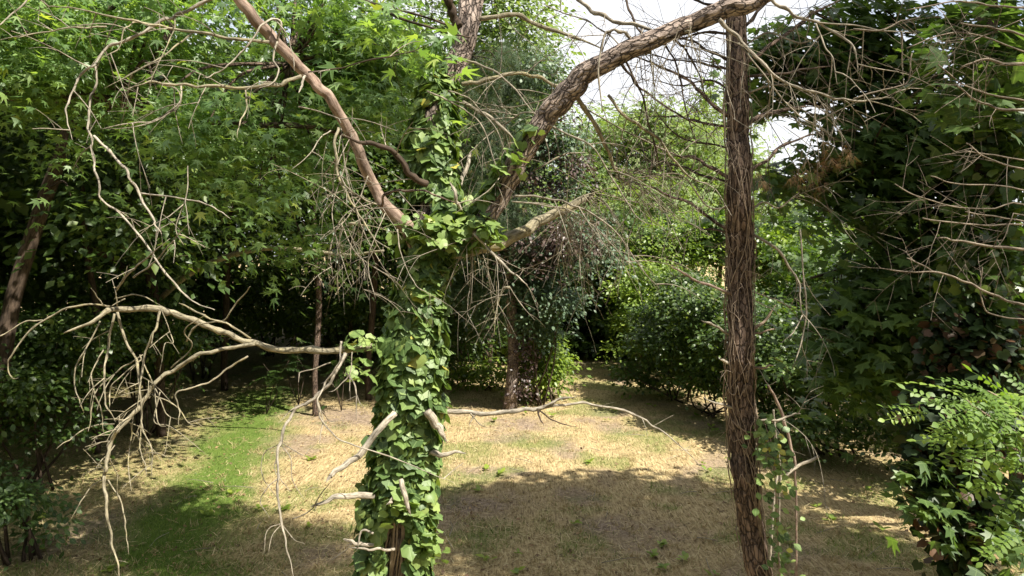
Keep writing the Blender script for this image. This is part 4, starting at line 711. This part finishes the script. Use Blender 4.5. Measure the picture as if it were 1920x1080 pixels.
# ---- tunnel hedge and the long hedge on the right
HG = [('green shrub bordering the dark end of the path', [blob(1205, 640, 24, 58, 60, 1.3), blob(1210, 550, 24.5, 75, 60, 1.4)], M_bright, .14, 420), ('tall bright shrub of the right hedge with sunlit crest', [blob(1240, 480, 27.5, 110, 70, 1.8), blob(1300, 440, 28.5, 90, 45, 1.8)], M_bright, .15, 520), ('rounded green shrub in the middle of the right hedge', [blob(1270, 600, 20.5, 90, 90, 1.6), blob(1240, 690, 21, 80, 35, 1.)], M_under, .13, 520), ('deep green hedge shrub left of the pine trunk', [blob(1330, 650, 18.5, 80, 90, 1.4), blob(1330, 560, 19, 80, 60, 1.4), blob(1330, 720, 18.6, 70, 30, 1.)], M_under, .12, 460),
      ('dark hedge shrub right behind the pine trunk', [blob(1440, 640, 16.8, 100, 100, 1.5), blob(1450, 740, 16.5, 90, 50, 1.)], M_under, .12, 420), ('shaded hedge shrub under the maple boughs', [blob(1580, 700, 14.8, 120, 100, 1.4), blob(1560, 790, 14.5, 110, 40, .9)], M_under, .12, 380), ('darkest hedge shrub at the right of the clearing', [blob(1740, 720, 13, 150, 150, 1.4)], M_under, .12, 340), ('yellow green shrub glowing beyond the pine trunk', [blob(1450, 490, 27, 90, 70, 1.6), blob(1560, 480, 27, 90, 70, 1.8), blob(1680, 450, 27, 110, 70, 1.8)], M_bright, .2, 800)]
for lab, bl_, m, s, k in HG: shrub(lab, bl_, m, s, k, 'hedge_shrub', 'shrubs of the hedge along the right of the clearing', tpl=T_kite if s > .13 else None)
mass('woodland_canopy', 'tall wood closing the clearing on the camera side', [(-26, 26, -24, -9, 0, 13), (17, 26, -9, 14, 0, 11)], 16000, 1.1, M_under)
mass('woodland_canopy', 'unseen leaf layer added high above the left track for shade', [(-7.5, -2.4, 10.5, 15.5, 10.3, 12.2)], 2600, .6, M_under)  # added leaf layer above the frame, blocks sun to darken the left wood
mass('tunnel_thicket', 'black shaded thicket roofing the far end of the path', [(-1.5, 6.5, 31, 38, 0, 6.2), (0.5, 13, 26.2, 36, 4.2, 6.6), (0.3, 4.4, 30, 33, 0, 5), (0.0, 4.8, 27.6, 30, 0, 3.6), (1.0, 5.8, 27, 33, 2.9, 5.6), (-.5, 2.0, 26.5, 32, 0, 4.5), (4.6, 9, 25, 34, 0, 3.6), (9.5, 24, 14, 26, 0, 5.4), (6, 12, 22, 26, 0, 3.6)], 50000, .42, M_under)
FT = [('feathery pale tree on the skyline left of the pine', 1190, 270, 46, 120, 90, .42, 520), ('rounded far tree below the arching limb', 1290, 300, 42, 100, 85, .4, 520), ('far tree showing just left of the pine trunk', 1350, 260, 50, 70, 110, .45, 420), ('blue green far tree on the skyline behind the purple leaves', 1110, 330, 44, 80, 100, .4, 300), ('pointed young tree seen right of the pine trunk', 1440, 370, 45, 40, 110, .36, 260), ('narrow poplar against the white sky', 1492, 410, 55, 28, 80, .4, 200), ('slim pale poplar nearest the maple leaves', 1530, 440, 50, 20, 50, .36, 90), ('broad far tree half hidden by the maple', 1640, 380, 44, 100, 80, .42, 420), ('far dark green tree right of the tunnel', 1230, 400, 36, 110, 60, .36, 330)]
for lab, x_, y_, d, rx, ry, s, k in FT:
    b0 = P(x_, y_, d); b0[2] = 0; t = thing('distant_tree', lab, 'tree', b0, 'far trees on the skyline')
    top = P(x_, y_, d); q = cat([b0, (b0 + top) / 2 + np.array((.3, 0, 0)), top], 6); MB().tube(q, np.linspace(.2, .06, len(q)), 8, .1, 9).build('trunk', M_barkdk, t)
    lo = P(x_, min(470, y_ + ry * 1.1), d); crown(t, T_sprig, [blob(x_, y_, d, rx, ry, rx / FPX * d), blob(x_ - rx * .4, y_ + ry * .5, d, rx * .7, ry * .7, 2.), blob(x_ + rx * .4, y_ + ry * .6, d, rx * .7, ry * .7, 2.), (lo - np.array((0, 0, 1.5)), np.array((rx / FPX * d * 1.2, 2, 2.5)))], k, 16, (.7, .7, .5), s, M_far, limbs=([top, q[-4]], 8, .05), lumps=9, power=.35)

# ---- maple on the right
mp0 = np.array((8.2, 10.5, 0)); mp = thing('maple_tree', 'big dark maple overhanging the right side with gaps of sky', 'tree', mp0)
q = cat([mp0 - (0, 0, .05), mp0 + (-.1, 0, 3), mp0 + (-.3, -.6, 6), mp0 + (.1, -2, 8.5), mp0 + (.3, -3.4, 10)], 10); MB().tube(q, np.linspace(.36, .12, len(q)), 20, .2, 12).build('trunk', M_dk, mp)
starts = [q[-1], q[14], q[20], q[26], P(1700, 250, 9.6), P(1650, 450, 9.4)]
for pts in ([(1780, 330, 20), (1700, 290, 16), (1620, 230, 12), (1540, 200, 8), (1470, 190, 5)], [(1800, 420, 16), (1700, 380, 12), (1600, 320, 9), (1520, 290, 5)], [(1800, 180, 18), (1700, 120, 14), (1600, 60, 9), (1520, 20, 6)], [(1820, 560, 18), (1720, 520, 12), (1620, 500, 8), (1520, 520, 5)], [(1820, 680, 14), (1700, 640, 10), (1600, 630, 6)]):
    path, rad = tr(pts, 9.8, 8.6); path = np.vstack([[np.array((8.0, 10.4, max(1, path[0][2] - 1.2)))], path]); rad = np.append(rad[0] * 1.2, rad); MB().tube(path, rad, 9, .12, 14).build('limb', M_dk, mp)
mbs = [blob(1455, 60, 9.2, 45, 60, .5), blob(1450, 165, 9.2, 40, 40, .5), blob(1530, 255, 9, 60, 40, .5), blob(1540, 330, 9, 60, 40, .5), blob(1880, 90, 8.4, 100, 110, .8), blob(1910, 220, 8.2, 90, 80, .7), blob(1740, 180, 8.8, 100, 90, .8), blob(1860, 60, 6.0, 80, 90, .3), blob(1870, 210, 6.0, 70, 80, .3), blob(1800, 80, 8.6, 170, 130, 1.1), blob(1620, 110, 8.8, 110, 100, .8), blob(1520, 180, 8.8, 80, 50, .6), blob(1600, 250, 8.6, 120, 70, .7), blob(1480, 100, 9, 70, 60, .6), blob(1470, 240, 9.2, 50, 50, .5), blob(1480, 330, 9.2, 60, 35, .5), blob(1500, 20, 9, 80, 40, .6),  blob(1580, 20, 8.8, 110, 40, .8), blob(1570, 385, 8.6, 60, 22, .4), blob(1640, 390, 8.4, 90, 50, .6), blob(1720, 300, 8.4, 90, 80, .9), blob(1850, 270, 8.4, 130, 130, 1.), blob(1800, 450, 8.2, 150, 90, 1.), blob(1650, 520, 8.4, 90, 50, .8),
       blob(1570, 600, 8.6, 70, 30, .5), blob(1700, 600, 8.2, 150, 80, .9), blob(1880, 600, 8, 120, 110, .9), blob(1600, 680, 8.6, 100, 40, .7), blob(1780, 690, 8.4, 130, 60, .8), blob(1560, 740, 9, 90, 25, .5), blob(1850, 900, 8.2, 90, 90, .7), blob(1900, 780, 8.4, 80, 80, .7)]
crown(mp, T_maple2, mbs, 1750, 13, (.24, .24, .07), .140, M_maple, indiv=300, tpl_i=T_maple, droop=.25, gap=.35, tilt=.4, limbs=(starts, 60, .018), lmat=M_dk)
crown(mp, T_maple2, [(np.array((8.0, 6.8, 10.2)), np.array((3.2, 2.2, 1.5))), (np.array((10.6, 5.0, 10.2)), np.array((1.6, 1.4, 1.2)))], 620, 16, (.5, .5, .15), .22, M_maple, name='crown')
# ---- ivy covered trunk low on the right with withered leaves
it0 = P(1800, 1350, 6.5); it0[2] = -.03; it = thing('withered_ivy_tree', 'dark trunk low on the right smothered in ivy and brown withered leaves', 'tree', it0)
q, r_ = tr([(1815, 1355, 80), (1808, 1200, 72), (1802, 1080, 66), (1795, 980, 64), (1790, 880, 60), (1800, 780, 54), (1820, 660, 50), (1840, 500, 46), (1850, 300, 44), (1850, 0, 36), (1850, -400, 22)], 6.5, 6.9); q, r_ = resample(q, r_, .05)
MB().tube(q, r_, 24, .25, 18).build('trunk', M_dk, it)
wb = [blob(1800, 1040, 6.45, 36, 60, .2), blob(1795, 960, 6.4, 52, 60, .26), blob(1785, 870, 6.4, 78, 60, .3), blob(1790, 780, 6.4, 95, 60, .35), blob(1820, 650, 6.5, 80, 90, .3), blob(1800, 1180, 6.45, 55, 90, .2)]
crown(it, T_ivy, [blob(1840, 480, 6.6, 70, 120, .3), blob(1850, 250, 6.7, 70, 160, .3)], 190, 10, (.08, .08, .07), .075, M_under, name='ivy_foliage', tilt=.9)
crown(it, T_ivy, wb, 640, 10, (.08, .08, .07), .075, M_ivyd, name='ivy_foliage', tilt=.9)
crown(it, T_maple2, [blob(1740, 930, 6.2, 55, 30, .25), blob(1720, 880, 6.2, 45, 18, .2), blob(1860, 990, 6.2, 60, 40, .3)], 26, 9, (.12, .12, .05), .12, M_maple, name='foliage')

# ---- locust sapling, sunlit, lower right
lo = thing('locust_sapling', 'sunlit locust sapling with feathery compound leaves at the lower right', 'sapling', (2.35, 2.9, 0))
def frond_mesh():
    V = []; F = []; n = 7
    for i in range(n):
        t = .18 + .8 * i / n; z = -.25 * t * t
        for sg in (-1, 1):
            L = .20 - .03 * abs(i - 3) / 3; b = len(V); tv, tf = ov(.27); a = R(72 + 2 * i + RS.randn() * 9) * sg; L *= .85 + .25 * RS.rand(); ca, sa = math.cos(a), math.sin(a)
            for v in tv: x_, y_, z_ = v * L; V.append((x_ * ca + y_ * sa + .008 * sg, t + y_ * ca - x_ * sa, z + z_ - abs(y_) * .12))
            F += [tuple(b + k for k in f) for f in tf]
    b = len(V); tv, tf = ov(.3)
    for v in tv: x_, y_, z_ = v * .2; V.append((x_, .98 + y_, -.25 + z_))
    F += [tuple(b + k for k in f) for f in tf]
    b = len(V); m_ = 6
    for i in range(m_ + 1):
        t = i / m_; z = -.25 * t * t
        for (a_, c_) in ((-.008, 0), (.008, 0), (0, -.012)): V.append((a_, t, z + c_))
    for i in range(m_):
        for j in range(3):
            a_ = b + i * 3 + j; c_ = b + i * 3 + (j + 1) % 3; F += [(a_, c_, c_ + 3), (a_, c_ + 3, a_ + 3)]
    return np.array(V, float), np.array(F)
T_frond = frond_mesh()
stemL = [[(2010, 1500), (1995, 1150), (1955, 930), (1905, 840), (1850, 795), (1800, 765), (1775, 745)], [(1960, 950), (1935, 850), (1900, 790), (1866, 770), (1838, 742), (1815, 728)], [(1985, 1000), (1975, 850), (1950, 780), (1925, 765), (1900, 748)], [(1935, 930), (1900, 890), (1870, 880)]]
fp = []; fn = []; ft = []
for k, pts in enumerate([[(x_ + 38, y_ + 6) for x_, y_ in st] for st in stemL]):
    path, rad = tr(pts, 2.9 if k == 0 else 2.8, 2.65, 12 if k == 0 else 8, 3); MB().tube(path, rad, 7).build('stem', M_locust if k > 5 else M_vine, lo)
    for j in range(int(len(path) * (.62 if k == 0 else .5)), len(path), 2 if k < 3 else 4):
        for sg in (-1, 1):
            tg = unit(path[min(j + 1, len(path) - 1)] - path[j - 1]); s = unit(np.cross(tg, (0, -.6, 1))) * sg
            fp.append(path[j]); ft.append(tg * .45 + s * .8 + RS.randn(3) * .3 + np.array((0, 0, -.1))); fn.append(np.array((.15, -.45, .9)) + RS.randn(3) * .42)
for (x_, y_) in ((1905, 860), (1880, 890), (1900, 920), (1850, 850), (1800, 790), (1740, 775), (1860, 800), (1910, 1000), (1770, 790), (1830, 830), (1840, 780), (1890, 820), (1915, 780)):
    for _ in range(2): fp.append(P(x_, y_, 2.75 + .1 * RS.randn())); ft.append(np.array((-.7, 0, -.4)) + RS.randn(3) * .5); fn.append(np.array((.1, -.5, 1)) + RS.randn(3) * .3)
fp = np.array(fp); N = len(fp); leaf_objects('compound_leaf', T_frond, fp, frames(np.array(fn), np.array(ft)), .14 + .09 * RS.rand(N), RS.rand(N), M_locust, lo, .30)

# ---- saplings and brushwood behind the left branch, small weeds
for lab, x_, y_, d, h in [('small ferny sapling left of the ivy trunk on the track', 560, 760, None, 2.1), ('thin sapling with drooping leaflets by the bare patch', 500, 775, None, 1.5), ('young sapling close behind the ivy trunk', 640, 770, None, 1.9)]:
    g0 = G(x_, y_); t = thing('sapling', lab, 'sapling', g0)
    for i in range(3):
        q2 = cat([g0, g0 + (RS.randn() * .15, RS.randn() * .1, h * .5), g0 + (RS.randn() * .35, RS.randn() * .2, h * (.8 + .2 * i / 2))], 6); MB().tube(q2, np.linspace(.016, .005, len(q2)), 5).build('stem', M_dk, t)
        n_ = 9; ks = RS.randint(6, len(q2), n_); an = RS.rand(n_) * 6.28
        leaf_objects('compound_leaf', T_frond, q2[ks], frames(np.array((0, 0, 1)) + RS.randn(n_, 3) * .2, np.stack([np.cos(an), np.sin(an), an * 0 - .1], -1)), .35 + .2 * RS.rand(n_), RS.rand(n_) * .5, M_under, t, 0)
bw = thing('brushwood_heap', 'heap of dead dark brushwood behind the ivy trunk', 'brushwood', G(660, 690))
g0 = G(660, 690)
for i in range(70):
    mb = MB(); s = g0 + np.array((RS.randn() * .9, RS.randn() * .4, .1 + 1.9 * RS.rand())); grow(mb, s, RS.randn(3) + (0, 0, .7), .9 + 1.3 * RS.rand(), .012, .35, .3, 1, i, 4, 3); mb.build('stick', M_limb if i % 3 == 0 else M_dk, bw)
wd = []
for i in range(46):
    x_, y_ = random.choice([(random.uniform(880, 1400), random.uniform(740, 1080)), (random.uniform(880, 1400), random.uniform(740, 1080)), (random.uniform(1450, 1700), random.uniform(860, 1080)), (random.uniform(0, 600), random.uniform(850, 1080))]); wd.append(G(x_, y_))
wd += [G(865 + 120, 768), G(985, 775), G(1035, 780), G(912 + 0, 880)]
for g0 in wd:
    n_ = RS.randint(4, 10); t = thing('weed', ('small leafy green weed in the open sunlit straw' if g0[1] > 14 else 'small leafy green weed in the shaded straw near the ivy tree and pine' if g0[0] > -1.2 else 'small leafy green weed beside the green track on the left'), 'weed', (g0[0], g0[1], float(gz(np.array(g0[0]), np.array(g0[1])))), 'weeds dotted over the clearing')
    an = RS.rand(n_) * 6.28; leaf_cloud('leaves', T_ov, np.array(g0) + RS.randn(n_, 3) * [.03, .03, .0] + [0, 0, .01], frames(np.stack([-np.cos(an) * .5, -np.sin(an) * .5, np.ones(n_)], -1), np.stack([np.cos(an), np.sin(an), .3 + RS.rand(n_) * 1.2], -1)), .07 + .09 * RS.rand(n_), .5 + .5 * RS.rand(n_) * .99, M_bright, t, kind=None)
# fallen twigs on the ground
for i in range(60):
    x_, y_ = random.uniform(300, 1750), random.uniform(760, 1075); g0 = G(x_, y_); a = random.uniform(0, 6.28); L = random.uniform(.2, .7)
    q2 = cat([g0 + (0, 0, .012), g0 + (math.cos(a) * L / 2 + random.gauss(0, .03), math.sin(a) * L / 2, .03), g0 + (math.cos(a) * L, math.sin(a) * L, .012)], 4)
    o = MB().tube(q2, np.linspace(.007, .003, len(q2)), 4).build('fallen_twig', M_pale if i % 2 else M_twig); tag(o, 'dry fallen twig lying on the mown straw ' + ('beyond the bleached low branch' if g0[1] > 16 else 'left of the ivy covered tree' if g0[0] < -1.8 else 'between the ivy covered tree and the pine' if g0[0] < 3 else 'right of the pine trunk'), 'twig', 'fallen twigs on the clearing floor')
